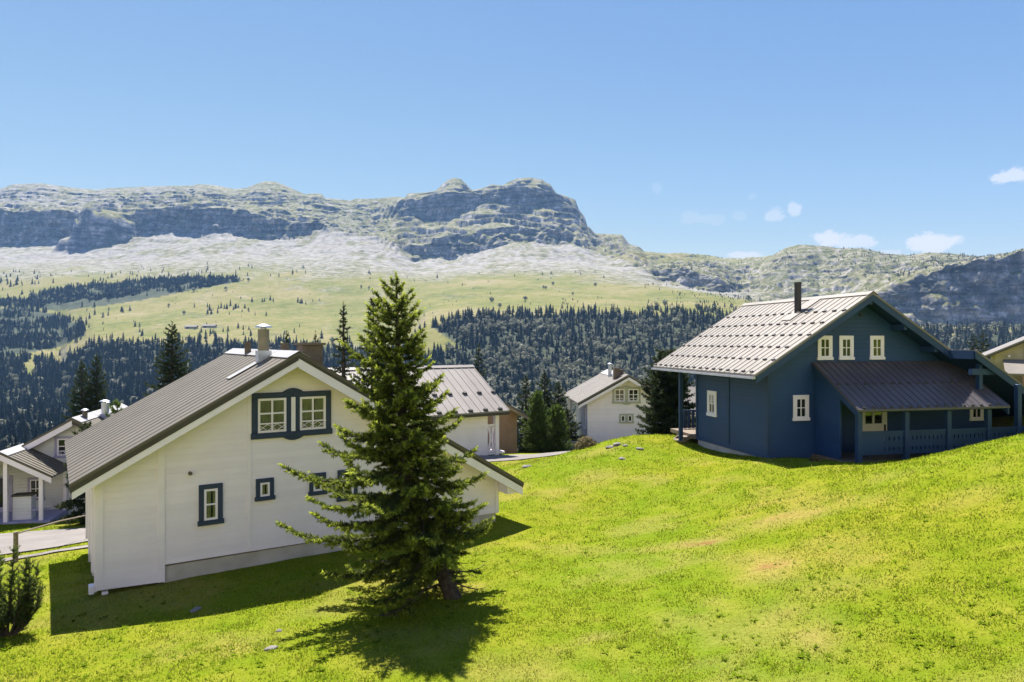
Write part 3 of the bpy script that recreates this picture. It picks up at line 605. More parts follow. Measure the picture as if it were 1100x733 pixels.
# 300 largest trees in view become things of their own: lone pasture trees, then the nearest forest spruces
scr = np.where(isb, 0, hh/ty)
pxs = CX + FPX*tx/ty; pyb = CY - FPX*tz/ty; pyt = CY - FPX*(tz+hh)/ty
vis = (~isb) & (pxs > 2) & (pxs < 1098) & (pyt > 0)
for x0, x1, y0 in ((70,350,375),(340,550,380),(0,125,440),(548,615,405),(604,742,400),(700,1100,325)):      # behind the houses and the near trees
    vis &= ~((pxs > x0) & (pxs < x1) & (pyt > y0))
vis &= ~((pxs > 60) & (pxs < 260) & (pyt > 470 - (pxs-60)*.45))
vis &= ~((pxs > 700) & (pyt > 395 - (np.clip(pxs, 700, 800)-700)*.65))
vis &= (ty > 430)
order = np.argsort(-np.where(vis, scr, 0)); NI = 300 - len(lone); ind = order[:NI]; mask = np.ones(n, bool); mask[ind] = False
far_mesh = [np_mesh('far_spruce', V_, T_, M['far_needles']) for V_, T_ in CON]
first = True
def far_spruce(x, y, z, h, label, group):
    o = bpy.data.objects.new('far_spruce', random.choice(far_mesh)); COL.objects.link(o)
    o.location = (x, y, z); s = h*random.uniform(.95, 1.15); o.scale = (s*random.uniform(.9, 1.2),)*2 + (h,); o.rotation_euler = (0, 0, random.uniform(0, 6.28))
    return tag(o, label, 'tree', group)
for x, y, z, h in lone: far_spruce(x, y, z-.3, h, 'small dark spruce standing loose on the open pasture below the scree', 'loose spruces on the far pasture')
for k in ind: far_spruce(tx[k], ty[k], tz[k]-.3, hh[k], 'dark spruce among many alike in the forest across the valley', 'spruces of the valley forest')
def merged(name, idx, kinds, m, label):
    Vall, Fall, base = [], [], 0
    for kd in range(len(kinds)):
        V_, T_ = kinds[kd]; sel = idx[kd::len(kinds)]
        if len(sel) == 0: continue
        an = rng.uniform(0, 6.28, len(sel)); s = hh[sel]*rng.uniform(.72, 1.35, len(sel)); c_, s_ = np.cos(an), np.sin(an)
        P = np.empty((len(sel), len(V_), 3))
        P[..., 0] = (V_[None,:,0]*c_[:,None] - V_[None,:,1]*s_[:,None])*s[:,None] + tx[sel][:,None]
        P[..., 1] = (V_[None,:,0]*s_[:,None] + V_[None,:,1]*c_[:,None])*s[:,None] + ty[sel][:,None]
        P[..., 2] = V_[None,:,2]*hh[sel][:,None] + tz[sel][:,None] - .3
        Vall.append(P.reshape(-1,3)); Fall.append((T_[None] + (np.arange(len(sel))*len(V_))[:,None,None] + base).reshape(-1,3)); base += len(sel)*len(V_)
    o = np_obj(name, np.concatenate(Vall), np.concatenate(Fall), m)
    tag(o, label, None, None, 'stuff')
allidx = np.arange(n)[mask]
merged('conifer_forest', allidx[~isb[mask]], CON, M['far_needles'], 'dense dark conifer forest on the valley slopes')
merged('broadleaf_scrub', allidx[isb[mask]], BRO, M['far_leaves'], 'pale green broadleaf trees between the conifers')
print('forest', n, tot, len(lone), time.time()-T0)

# ------------------------------------------------------------------ house kit
def front(b0=0.0): return lambda u, o, z: (u, b0 - o, z)        # wall facing local -y
def leftw(a0=0.0): return lambda u, o, z: (a0 - o, u, z)        # wall facing local -x
def window(parent, f, u0, u1, z0, z1, trim, tw, sash='white_trim', nx=2, zsplit=.5, sw=.05, curtain='curtain_olive', lattice=False, gap=0.0, label=None):
    """surround (with head, jambs, sill) > sash, pane, curtain, lattice"""
    mb = MB(f)
    mb.box(u0-tw, u1+tw, .0, .05, z1, z1+tw); mb.box(u0-tw-.03, u1+tw+.03, .0, .075, z0-tw, z0)
    mb.box(u0-tw, u0, .0, .05, z0, z1); mb.box(u1, u1+tw, .0, .05, z0, z1)
    w_ = mb.build('window', M[trim], parent, bevel=.008)
    if label: w_['label'] = label
    s = MB(f); zs = z0 + (z1-z0)*zsplit
    s.box(u0, u1, .012, .04, z0, z0+sw); s.box(u0, u1, .012, .04, z1-sw, z1); s.box(u0, u0+sw, .012, .04, z0+sw, z1-sw); s.box(u1-sw, u1, .012, .04, z0+sw, z1-sw)
    for k in range(1, nx):
        c = u0 + (u1-u0)*k/nx; s.box(c-sw*.42, c+sw*.42, .012, .038, z0+sw, z1-sw)
    if zsplit: 
        for k in range(nx):
            a = u0 + (u1-u0)*k/nx + sw*.42 + (.58*sw if k == 0 else 0); b = u0 + (u1-u0)*(k+1)/nx - sw*.42 - (.58*sw if k == nx-1 else 0)
            s.box(a, b, .014, .036, zs-sw*.36, zs+sw*.36)
    s.build('sash', M[sash], w_)
    MB(f).box(u0+.01, u1-.01, .018, .022, z0+.01, z1-.01).build('pane', M['glass'], w_)
    if curtain == 'dark_void':
        MB(f).box(u0+.01, u1-.01, .002, .006, z0+.01, z1-.01).build('dark_opening', M['dark_void'], w_)
    else:
        c = MB(f); k = 9                                          # two drawn halves with soft folds
        n_ = max(6, int((u1-u0)/.055)); mid = n_//2
        prev = None
        for i in range(n_+1):
            u = u0+.01 + (u1-u0-.02)*i/n_; o = .004 + .008*(i % 2)
            if prev and i != mid+1:
                c.add([(prev[0], prev[1], z0+.01), (u, o, z0+.01), (u, o, z1-.01), (prev[0], prev[1], z1-.01)], [(0,1,2,3)])
            prev = (u, o)
        c.build('curtain', M[curtain], w_)
        MB(f).box(u0+.01, u1-.01, .0005, .0025, z0+.01, z1-.01).build('dark_opening', M['dark_void'], w_)
    if lattice:
        l = MB(f); zt = z0 + (z1-z0)*.27; l.box(u0, u1, .042, .055, zt-.02, zt+.015); l.box(u0, u1, .042, .055, z0+.02, z0+.05)
        m_ = max(2, int((u1-u0)/.19)); 
        for i in range(m_):
            a = u0 + (u1-u0)*i/m_; b = u0 + (u1-u0)*(i+1)/m_
            l.bar((a, .048, z0+.05), (b, .048, zt-.02), .026, .012); l.bar((a, .052, zt-.02), (b, .052, z0+.05), .026, .012)
        l.build('lattice_rail', M['white_trim'], w_)
    return w_
def gable_wall(poly_front, depth, b0=0.0):
    return MB().prism(poly_front, b0, b0+depth)
def roof_slab(mb, a0, z0, a1, z1, b0, b1, th):
    """sloping slab from (a0,z0) to (a1,z1), top surface given"""
    mb.add([(a0,b0,z0),(a1,b0,z1),(a1,b1,z1),(a0,b1,z0),(a0,b0,z0-th),(a1,b0,z1-th),(a1,b1,z1-th),(a0,b1,z0-th)],
           [(0,1,2,3),(7,6,5,4),(0,4,5,1),(1,5,6,2),(2,6,7,3),(3,7,4,0)])
def ribs(mb, a0, z0, a1, z1, b0, b1, step, w=.035, h=.035):
    d = Vector((a1-a0, 0, z1-z0)); nrm = Vector((-d.z, 0, d.x)).normalized()
    if nrm.z < 0: nrm = -nrm
    n = max(1, round((b1-b0)/step))
    for i in range(n+1):
        b = b0 + (b1-b0)*i/n; b = min(max(b, b0+w), b1-w)
        p, q = Vector((a0, b, z0)) + nrm*h*.45, Vector((a1, b, z1)) + nrm*h*.45
        mb.bar(p, q, w, h)
def ribs_x(mb, b0, z0, b1, z1, a0, a1, step, w=.035, h=.035):
    d = Vector((0, b1-b0, z1-z0)); nrm = Vector((0, -d.z, d.y)).normalized()
    if nrm.z < 0: nrm = -nrm
    n = max(1, round((a1-a0)/step))
    for i in range(n+1):
        a = min(max(a0 + (a1-a0)*i/n, a0+w), a1-w)
        mb.bar(Vector((a, b0, z0)) + nrm*h*.45, Vector((a, b1, z1)) + nrm*h*.45, w, h)
def guard_mesh(nrm, along, size):
    mb = MB(); nrm = Vector(nrm).normalized(); al = Vector(along).normalized(); dn = nrm.cross(al); w_, t_, h_ = size
    vs = [tuple(al*sx*w_/2*k + dn*sy*t_/2 + nrm*hz) for hz, k in ((0, 1), (h_, .6)) for sx, sy in ((-1,-1),(1,-1),(1,1),(-1,1))]
    return mb.add(vs, [(3,2,1,0),(4,5,6,7),(0,1,5,4),(1,2,6,5),(2,3,7,6),(3,0,4,7)])
def guard_row(parent, pts, nrm, along, size=(.16,.05,.07), first=[None]):
    """each snow guard a sub-part of its roof; the row shares one mesh"""
    o = guard_mesh(nrm, along, size).build('snow_guard', M['dark_guard'], parent); o.location = pts[0]
    for p in pts[1:]:
        c = o.copy(); COL.objects.link(c); c.parent = parent; c.location = p
def flue(parent, x, y, z0, z1, r, m, cap='galv', flash=None, name='chimney'):
    mb = MB().tube([(x,y,z0-.3),(x,y,z1)], r, 16); c = mb.build(name, M[m], parent, smooth=False)
    if cap:
        k = MB().tube([(x,y,z1+.002),(x,y,z1+.05)], [r*.55, r*.55], 12); k.tube([(x,y,z1+.05),(x,y,z1+.09),(x,y,z1+.15)], [r*1.5, r*1.42, r*.5], 16); k.build(name + '_cap', M[cap], parent)
    return c
A_H1 = math.atan2(.5537, .8327)

# ---- the large white chalet in front
B1 = -5.95
h1 = thing('chalet', 'large white clapboard chalet with slate blue window surrounds behind the big spruce', 'house', (-9.643, 16.0, B1), A_H1)
def l1(z): return z - B1
AP, RZ, SL, SR = 4.5, l1(-.30), .57, .592
rt = lambda a: RZ - (SL*(AP-a) if a < AP else SR*(a-AP))
th1 = .20
e = .03
zb1, zb2 = l1(-5.80), l1(-5.455)
MB().prism([(0, zb1), (1.35, zb1-.06), (1.35, rt(1.35)-th1-e), (0, rt(0)-th1-e)], 0, 6.7).build('side_wall', M['white_siding'], h1)
MB().prism([(1.352, zb2), (11.04, zb2-.05), (11.04, rt(11.04)-th1-e), (AP, RZ-th1-e), (1.352, rt(1.352)-th1-e)], .004, 6.69).build('wall', M['white_siding'], h1)
MB().box(1.40, 10.98, .06, 6.6, l1(-6.6), zb2-.055).build('foundation', M['concrete'], h1)
for u0, u1, z0, z1, o in ((-.02,.13,zb1,rt(0.05)-th1-.04,.02),(1.27,1.42,zb1-.06,rt(1.3)-th1-.04,.025),(3.35,3.44,zb2,rt(3.35)-th1-.2,.018),(10.93,11.06,zb2-.05,rt(11.0)-th1-.04,.02)):
    MB().box(u0, u1, -o, .0, z0, z1).build('corner_board', M['white_trim'], h1)
for b_ in (0.0, 1.6, 3.4, 5.2): MB().box(-.05, -.001, b_, b_+.14, zb1-.03, rt(0)-th1-.02).build('corner_board', M['white_trim'], h1)
for a_, b_ in ((.1,.02),(-.0,2.3),(-.0,4.6)): MB().box(a_, a_+.13, b_, b_+.13, l1(-6.5), zb1-.062).build('stilt', M['white_trim'], h1)
MB().box(-.16, -.055, -.03, .22, zb1-.06, zb1+.12).build('sill_beam', M['white_trim'], h1)
# roof: two slabs with fine standing ribs
b0, b1 = -.6, 7.35; EL, ER = -.55, 11.64
rf = MB(); roof_slab(rf, EL, rt(EL), AP, RZ, b0, b1, .07); roof_slab(rf, AP, RZ, ER, rt(ER), b0, b1, .07)
ribs(rf, EL, rt(EL), AP-.05, rt(AP-.05), b0, b1, .46, .045, .012); ribs(rf, AP+.05, rt(AP+.05), ER, rt(ER), b0, b1, .40, .04, .03)
roof1 = rf.build('roof', M['brown_roof'], h1); roof1['label'] = 'weathered grey brown ribbed roof'
ed = MB(); roof_slab(ed, EL+.02, rt(EL+.02)-.072, AP, RZ-.072, b0+.01, b0+.09, .13); roof_slab(ed, AP, RZ-.072, ER-.02, rt(ER-.02)-.072, b0+.01, b0+.09, .08)
roof_slab(ed, EL+.02, rt(EL+.02)-.072, EL+.06, rt(EL+.06)-.072, b0+.09, b1-.02, .10)
ed.build('roof_edge', M['roof_edge'], roof1)
bb = MB(); roof_slab(bb, EL+.05, rt(EL+.05)-.205, AP, RZ-.205, b0+.02, b0+.07, .16); roof_slab(bb, AP, RZ-.155, ER-.03, rt(ER-.03)-.155, b0+.02, b0+.07, .25)
bb.build('bargeboard', M['white_trim'], h1)
so1 = MB(); roof_slab(so1, EL+.07, rt(EL+.07)-.09, AP, RZ-.09, b0+.095, b1-.1, .10); roof_slab(so1, AP, RZ-.09, ER-.05, rt(ER-.05)-.09, b0+.095, b1-.1, .10); so1.build('soffit', M['white_trim'], h1)
MB().prism([(11.07, rt(11.1)-.62), (11.55, rt(11.55)-.36), (11.55, rt(11.55)-.2), (11.07, rt(11.07)-.2)], -.5, 6.5).build('eave_box', M['white_trim'], h1)
rc = MB(); roof_slab(rc, AP-.30, rt(AP-.30)+.045, AP, RZ+.045, b0-.01, b1+.01, .012); roof_slab(rc, AP, RZ+.045, AP+.3, rt(AP+.3)+.045, b0-.01, b1+.01, .012); rc.build('ridge_cap', M['ridge_metal'], roof1)
fl = flue(roof1, 4.1, 1.43, rt(4.1), l1(.33), .155, 'flue', 'galv')
sk = MB(); sk.box(3.92, 4.28, 1.25, 1.61, rt(4.1)-.2, rt(4.1)+.26); sk.build('chimney_flashing', M['galv'], roof1)
sk = MB(); roof_slab(sk, 3.15, rt(3.15)+.05, 3.93, rt(3.93)+.05, 1.22, 1.64, .01); sk.build('roof_tray', M['ridge_metal'], roof1)
flue(roof1, 4.75, 1.62, rt(4.75), l1(-.06), .12, 'brown_brick', None, name='roof_vent')
flue(roof1, 4.3, 4.2, rt(4.3), l1(-.02), .10, 'brown_brick', None, name='roof_vent')
ch = MB(); ch.box(4.93, 5.52, .55, 1.1, rt(5.5)-.3, l1(-.12)); chb = ch.build('chimney', M['brown_brick'], roof1, bevel=.01); chb['label'] = 'boxy brown rendered chimney'
MB().box(4.87, 5.58, .49, 1.16, l1(-.118), l1(-.05)).build('chimney_cap', M['brown_brick'], roof1)
# windows
F_ = front(0.0)
window(h1, F_, 2.30, 2.62, l1(-4.50), l1(-3.72), 'slate_trim', .12, nx=1, zsplit=.5, sw=.055)
window(h1, F_, 3.66, 3.90, l1(-4.07), l1(-3.71), 'slate_trim', .11, nx=1, zsplit=0, sw=.05)
window(h1, F_, 5.06, 5.30, l1(-4.10), l1(-3.72), 'slate_trim', .11, nx=1, zsplit=0, sw=.05)
window(h1, F_, 5.86, 6.20, l1(-4.35), l1(-3.72), 'slate_trim', .12, nx=1, zsplit=.5, sw=.055)
window(h1, F_, 3.60, 4.33, l1(-2.41), l1(-1.51), 'slate_trim', .15, nx=2, zsplit=.56, sw=.06, lattice=True)
window(h1, F_, 4.69, 5.40, l1(-2.41), l1(-1.51), 'slate_trim', .15, nx=2, zsplit=.56, sw=.06, lattice=True)
tr = MB(F_); zt = l1(-1.36)
tr.box(4.485, 4.535, .0, .04, l1(-2.56), zt)
MB(F_).box(4.455, 4.565, .052, .062, l1(-2.42), l1(-1.50)).build('window_panel', M['white_trim'], h1)
def arch(mb, u, z, w_, h_, up):
    poly = [(u-w_, z)] + [(u - w_ + 2*w_*k/10, z + up*h_*math.sin(math.pi*k/10)**.8) for k in range(1, 10)] + [(u+w_, z)]
    n = len(poly); vs = [(x, .002, y) for x, y in poly] + [(x, .058, y) for x, y in poly]
    mb.add(vs, [tuple(range(n)), tuple(range(2*n-1, n-1, -1))] + [(i, i+n, (i+1) % n+n, (i+1) % n) for i in range(n)])
arch(tr, 4.51, zt+.001, .27, .10, 1); arch(tr, 4.51, l1(-2.561), .27, .09, -1)
tr.build('window_ornament', M['slate_trim'], h1)
MB(F_).tube([(1.98, .0, l1(-3.28)), (1.98, .10, l1(-3.28))], .045, 10).build('vent_outlet', M['brown_brick'], h1)

# ---- deep blue chalet on the right
B2 = -4.42
hb = thing('chalet', 'deep blue wooden chalet with small white windows on the mound', 'house', (9.662, 26.0, B2), math.atan2(.225, .974))
def l2(z): return z - B2
AP2, RZ2, S2 = 3.95, l2(1.85), .617
r2 = lambda a: RZ2 - S2*abs(a-AP2)
e = .24
MB().prism([(0, -.06), (10.3, -.06), (10.3, r2(10.3)-e), (AP2, RZ2-e), (0, r2(0)-e)], 0, 5.57).build('wall', M['blue_siding'], hb)
MB().box(.05, 10.25, .05, 5.5, -.8, -.062).build('foundation', M['concrete'], hb)
MB().box(-.02, .12, -.02, -.001, .12, r2(.05)-e-.05).build('corner_board', M['blue_trim'], hb)
for y0_, y1_, o_ in ((2.72, 2.86, .03), (5.44, 5.58, .03), (.001, .12, .02)): MB().box(-o_, -.001, y0_, y1_, .12, r2(0)-e).build('corner_board', M['blue_trim'], hb)
MB().prism([(3.2, .12), (9.9, .12), (9.9, r2(9.9)-e), (AP2, RZ2-e), (3.2, r2(3.2)-e)], 5.58, 7.6).build('rear_wall', M['blue_siding'], hb)
rb0, rb1 = -.8, 8.0; EL2 = -1.02
rf = MB(); roof_slab(rf, EL2, r2(EL2), AP2, RZ2, rb0, rb1, .08); roof_slab(rf, AP2, RZ2, 7.5, r2(7.5), rb0, rb1, .08); roof_slab(rf, 7.5, r2(7.5), 12.6, r2(12.6), -1.95, rb1, .08)
ribs(rf, EL2, r2(EL2), AP2, RZ2, rb0, rb1, .37, .045, .020); ribs(rf, AP2, RZ2, 7.5, r2(7.5), rb0, rb1, .37, .045, .020); ribs(rf, 7.5, r2(7.5), 12.6, r2(12.6), -1.95, rb1, .37, .045, .020)
roofb = rf.build('roof', M['grey_beige_roof'], hb); roofb['label'] = 'pale ribbed metal roof with rows of snow guards'
rc = MB(); roof_slab(rc, AP2-.22, r2(AP2-.22)+.05, AP2, RZ2+.05, rb0-.01, rb1, .012); roof_slab(rc, AP2, RZ2+.05, AP2+.22, r2(AP2+.22)+.05, rb0-.01, rb1, .012); rc.build('ridge_cap', M['grey_beige_roof'], roofb)
nl = Vector((-S2, 0, 1))
for k, a in enumerate((-.92, -.2, .55, 1.3, 2.05, 2.8)):
    n_ = 16; st = (rb1-rb0)/n_
    guard_row(roofb, [(a + .0, rb0 + st*(i + (.25 if k % 2 else .75)), r2(a)+.005) for i in range(n_)], nl, (0,1,0), (.24,.06,.065))
bb = MB(); th = .26
roof_slab(bb, EL2+.04, r2(EL2+.04)-.082, AP2, RZ2-.082, rb0+.02, rb0+.08, th); roof_slab(bb, AP2, RZ2-.082, 7.5, r2(7.5)-.082, rb0+.02, rb0+.08, th)
roof_slab(bb, 7.45, r2(7.45)-.082, 12.5, r2(12.5)-.082, -1.93, -1.87, th)
bb.box(7.42, 7.48, -1.86, rb0+.01, r2(7.5)-.34, r2(7.5)-.02)
bb.build('bargeboard', M['blue_trim'], hb)
so2 = MB(); roof_slab(so2, EL2+.05, r2(EL2+.05)-.09, AP2, RZ2-.09, rb0+.085, rb1-.05, .10); roof_slab(so2, AP2, RZ2-.09, 7.5, r2(7.5)-.09, rb0+.085, rb1-.05, .10); roof_slab(so2, 7.502, r2(7.502)-.09, 12.5, r2(12.5)-.09, -1.865, rb1-.05, .10); so2.build('soffit', M['blue_trim'], hb)
MB().box(EL2-.10, EL2-.005, rb0+.02, rb1, r2(EL2)-.17, r2(EL2)-.09).build('gutter', M['galv'], hb)
for a in (.75, 2.35, AP2, 5.5, 6.9): MB().box(a-.07, a+.07, rb0+.1, 0, r2(a)-.46, r2(a)-.24).build('purlin_end', M['blue_trim'], hb)
MB(front()).tube([(4.05, 0, l2(1.02)), (4.05, .05, l2(1.02))], .07, 10).build('vent_outlet', M['black_flue'], hb)
flue(roofb, 2.9, 2.27, r2(2.9), l2(2.40), .14, 'black_flue', None)
MB().tube([(2.9,2.27,l2(2.401)),(2.9,2.27,l2(2.46))], [.15,.15], 14).build('chimney_cap', M['black_flue'], roofb)
sk = MB(); roof_slab(sk, 2.3, r2(2.3)+.045, 3.75, r2(3.75)+.045, 1.95, 2.6, .01); sk.build('roof_tray', M['grey_beige_roof'], roofb)
FB = front()
for u0, u1 in ((2.24, 2.66), (3.19, 3.61), (4.58, 5.0)):
    window(hb, FB, u0, u1, l2(-.62), l2(.10), 'white_trim', .11, nx=2, zsplit=.5, sw=.045, curtain='dark_void')
window(hb, FB, 1.18, 1.62, l2(-2.92), l2(-2.18), 'white_trim', .12, nx=2, zsplit=.5, sw=.045, curtain='dark_void')
window(hb, FB, 9.32, 9.78, l2(-3.15), l2(-2.35), 'cream_paint', .10, nx=2, zsplit=.5, sw=.045, curtain='dark_void')
window(hb, leftw(), 3.87, 4.38, l2(-3.15), l2(-2.30), 'white_trim', .13, nx=2, zsplit=.5, sw=.05, curtain='curtain_tan')
# cream half glazed door under the porch
dz0, dz1 = .28, l2(-2.30)
do = MB(FB); do.box(4.10, 5.24, 0, .05, dz0, dz0+.9); do.box(4.10, 4.24, 0, .05, dz0+.9, dz1); do.box(5.02, 5.24, 0, .05, dz0+.9, dz1); do.box(4.58, 4.66, 0, .048, dz0+.9, dz1); do.box(4.24, 5.02, 0, .046, dz1-.1, dz1)
door = do.build('door', M['cream_paint'], hb, bevel=.006); door['label'] = 'cream half glazed door under the porch roof'
MB(FB).box(4.25, 5.01, .01, .02, dz0+.9, dz1-.1).build('pane', M['glass'], door); MB(FB).box(4.25, 5.01, .002, .006, dz0+.9, dz1-.1).build('dark_opening', M['dark_void'], door)
MB(FB).box(5.09, 5.15, .05, .09, dz0+.62, dz0+.86).build('handle', M['black_flue'], door)
# porch
pa0, pa1, pe, pz0, pz1 = 1.88, 8.40, -2.5, l2(-.80), l2(-2.40)
pr = MB(); roof = [(0, pz0), (pe, pz1), (pe, pz1-.07), (0, pz0-.07)]
pr.prism_x(roof, pa0, pa1); ribs_x(pr, -.02, pz0, pe, pz1, pa0, pa1, .30, .04, .022)
proof = pr.build('porch_roof', M['shaded_porch_roof'], hb)
sp_ = (pz1-pz0)/pe
for f, off in ((.50, .0), (.97, .5)):
    n_ = 16; guard_row(proof, [(pa0+.2 + (pa1-pa0-.4)*(i+off*.5)/n_, pe*f, pz0 + (pz1-pz0)*f) for i in range(n_)], (0, -sp_, 1), (1,0,0), (.16,.06,.06))
bb = MB(); bb.prism_x([(0, pz0-.072), (pe+.02, pz1-.072), (pe+.02, pz1-.30), (0, pz0-.32)], pa0+.02, pa0+.08); bb.prism_x([(0, pz0-.072), (pe+.02, pz1-.072), (pe+.02, pz1-.30), (0, pz0-.32)], pa1-.08, pa1-.02)
bb.box(pa0+.1, pa1-.1, pe+.25, pe+.37, pz1-.12, pz1+.02); bb.build('porch_bargeboard', M['blue_trim'], hb)
MB().box(pa0, 12.2, pe+.25, -.01, -.15, .10).build('porch_deck', M['wood'], hb)
MB().prism_x([(-.02, .12), (-1.45, .12), (-1.45, pz0 - .75*1.45*sp_ - .45), (-1.45, pz0-1.45*sp_-.33), (-.02, pz0-.36)], pa0+.09, pa0+.17).build('porch_side_wall', M['blue_siding'], hb)
pb = pe+.3
for a in (pa0+.27, 4.11, 5.93, 7.72, 9.10, 11.2):
    top = pz1-.125 if a < 8.4 else r2(a)-.30
    MB().box(a-.09, a+.09, pb-.09, pb+.09, -.4, top).build('porch_post', M['blue_trim'], hb, bevel=.01)
MB().box(7.82, 7.98, -1.75, -1.59, pz0-1.67*sp_ + .03, r2(7.9)-.30).build('porch_post', M['blue_trim'], hb)
MB().box(7.45, 8.6, -1.80, -1.62, r2(8.6)-.26, r2(8.6)-.03).build('porch_beam', M['blue_trim'], hb)
def balustrade(a0, a1, solid=False):
    mb = MB(); z0, z1 = l2(-4.05), l2(-3.28)
    mb.box(a0, a1, pb-.05, pb+.05, z1, z1+.07)
    if solid: mb.box(a0, a1, pb-.012, pb+.012, z0, z1)
    else:
        mb.box(a0, a1, pb-.015, pb+.015, z0, z0+.13); mb.box(a0, a1, pb-.014, pb+.014, z0+.25, z1-.28); mb.box(a0, a1, pb-.015, pb+.015, z1-.14, z1)
        n_ = max(2, int((a1-a0)/.17)); st = (a1-a0)/n_
        for i in range(n_):
            c = a0 + st*(i+.5); mb.box(c-st*.33, c+st*.33, pb-.016, pb+.016, z0+.13, z0+.25); mb.box(c-st*.33, c+st*.33, pb-.016, pb+.016, z1-.28, z1-.14)
    return mb.build('railing', M['blue_trim'], hb)
balustrade(pa0+.37, 3.2, True); balustrade(3.2, 4.01); balustrade(4.21, 5.83); balustrade(6.03, 7.62); balustrade(7.82, 9.0); balustrade(9.2, 11.1)
# corner gallery at the back left: post, railing, wooden steps
MB().box(-.62, -.46, 5.95, 6.11, -.5, r2(-.5)-.2).build('gallery_post', M['blue_trim'], hb, bevel=.01)
MB().box(-.05, 3.19, 5.59, 8.1, -.05, .12).build('gallery_deck', M['wood'], hb)
g = MB(); g.box(.3, 3.1, 7.9, 7.98, .95, 1.03); 
for i in range(12): g.box(.35+.22*i, .50+.22*i, 7.92, 7.95, .13, .95)
g.build('railing', M['blue_trim'], hb)
st = MB()
for i in range(3): st.box(-1.0+.3*i, -.65+.3*i, 5.85, 6.75, -.36+.15*i, -.31+.15*i)
st.bar((-1.05,5.9,-.55), (-.08,5.9,.06), .06, .14); st.bar((-1.05,6.7,-.55), (-.08,6.7,.06), .06, .14)
st.build('steps', M['wood'], hb)

# ---- white chalet with pale metal roof behind the front one
B3 = -7.1
h2 = thing('chalet', 'white chalet with pale standing seam roof and white gallery just behind the big spruce', 'house', (-2.613, 46.0, B3), A_H1)
def l3(z): return z - B3
rz, ev, s3 = l3(-1.65), 4.5, .577
MB().box(-15, -1.3, -4.0, 4.0, -1.5, rz-s3*4.0-.2).build('wall', M['white_siding'], h2)
MB().prism_x([(-4.0, rz-s3*4.0-.2), (4.0, rz-s3*4.0-.2), (0, rz-.2)], -15, -1.3).build('gable', M['white_siding'], h2)
MB().box(-1.26, -.05, -3.6, 4.0, -1.5, l3(-7.0)).build('gallery_shade_box', M['roof_edge'], h2)  # dark box stands in for the shadow under the gallery
rf = MB()
for sgn in (-1, 1):
    rf.prism_x([(0, rz), (sgn*ev, rz-s3*ev), (sgn*ev, rz-s3*ev-.09), (0, rz-.09)], -15.5, 0.0)
ribs_x(rf, 0, rz, -ev, rz-s3*ev, -15.5, 0, .52, .06, .03)
roof3 = rf.build('roof', M['pale_roof'], h2)
rc = MB(); rc.prism_x([(.25, rz-s3*.25+.07), (0, rz+.07), (-.25, rz-s3*.25+.07), (-.25, rz-s3*.25+.05), (0, rz+.05), (.25, rz-s3*.25+.05)], -15.5, .01); rc.build('ridge_cap', M['pale_roof'], roof3)
for f in (.62, .97): guard_row(roof3, [(-15.2+1.04*i+(.5 if f < .9 else 0), -ev*f, rz-s3*ev*f+.01) for i in range(15)], (0, -s3, 1), (1,0,0), (.34,.12,.12))
MB().box(-15.5, -.02, -ev-.02, -ev+.03, rz-s3*ev-.26, rz-s3*ev-.095).build('eave_board', M['roof_edge'], h2)
MB().box(-15.5, -.02, -ev+.05, -4.0, rz-s3*ev-.16, rz-s3*ev-.10).build('soffit', M['white_trim'], h2)
for a, b in ((-.62, -3.9), (-.1, -3.0)): MB().box(a-.13, a+.13, b-.13, b+.13, -.2, rz-s3*abs(b)-.12).build('gallery_post', M['white_trim'], h2)
g = MB(); zt_, zb_ = l3(-5.15), l3(-6.75)
for (x0, y0), (x1, y1) in (((-1.25,-3.9), (-.75,-3.9)), ((-.49,-3.9), (-.1,-3.15))):
    for z_ in (zt_, zb_, zb_+.2): g.bar((x0,y0,z_), (x1,y1,z_), .09, .12)
    g.bar((x0,y0,zb_), (x1,y1,zt_), .09); g.bar((x0,y0,zt_), (x1,y1,zb_), .09)
    for k in range(1, 3): 
        x_ = x0+(x1-x0)*k/3; y_ = y0+(y1-y0)*k/3; g.bar((x_,y_,zb_), (x_,y_,zt_), .07)
g.build('railing', M['white_trim'], h2)
MB().box(-1.28, -.02, -3.95, 3.9, l3(-6.95), l3(-6.82)).build('gallery_floor', M['white_trim'], h2)

# ---- terracotta chalet peeping out behind it
B4 = -8.0
ht = thing('chalet', 'terracotta rendered chalet peeping out behind the white gallery', 'house', (0.35, 48.0, B4), A_H1)
tz_ = lambda a: 3.15 - .5*a if a > -4 else 5.15 + .5*(a+4)
MB().prism([(-8, -.8), (0, -.8), (0, tz_(0)-.15), (-4, tz_(-4)-.15), (-8, tz_(-8)-.15)], 0, 7).build('wall', M['terracotta'], ht)
rf = MB(); roof_slab(rf, -4, tz_(-4), .75, tz_(.75), -.6, 7.5, .12); roof_slab(rf, -8.75, tz_(-8.75), -4, tz_(-4), -.6, 7.5, .12); rft = rf.build('roof', M['cream_roof'], ht)
bb = MB(); roof_slab(bb, -4, tz_(-4)-.125, .72, tz_(.72)-.125, -.58, -.5, .2); bb.build('bargeboard', M['tan_trim'], ht)

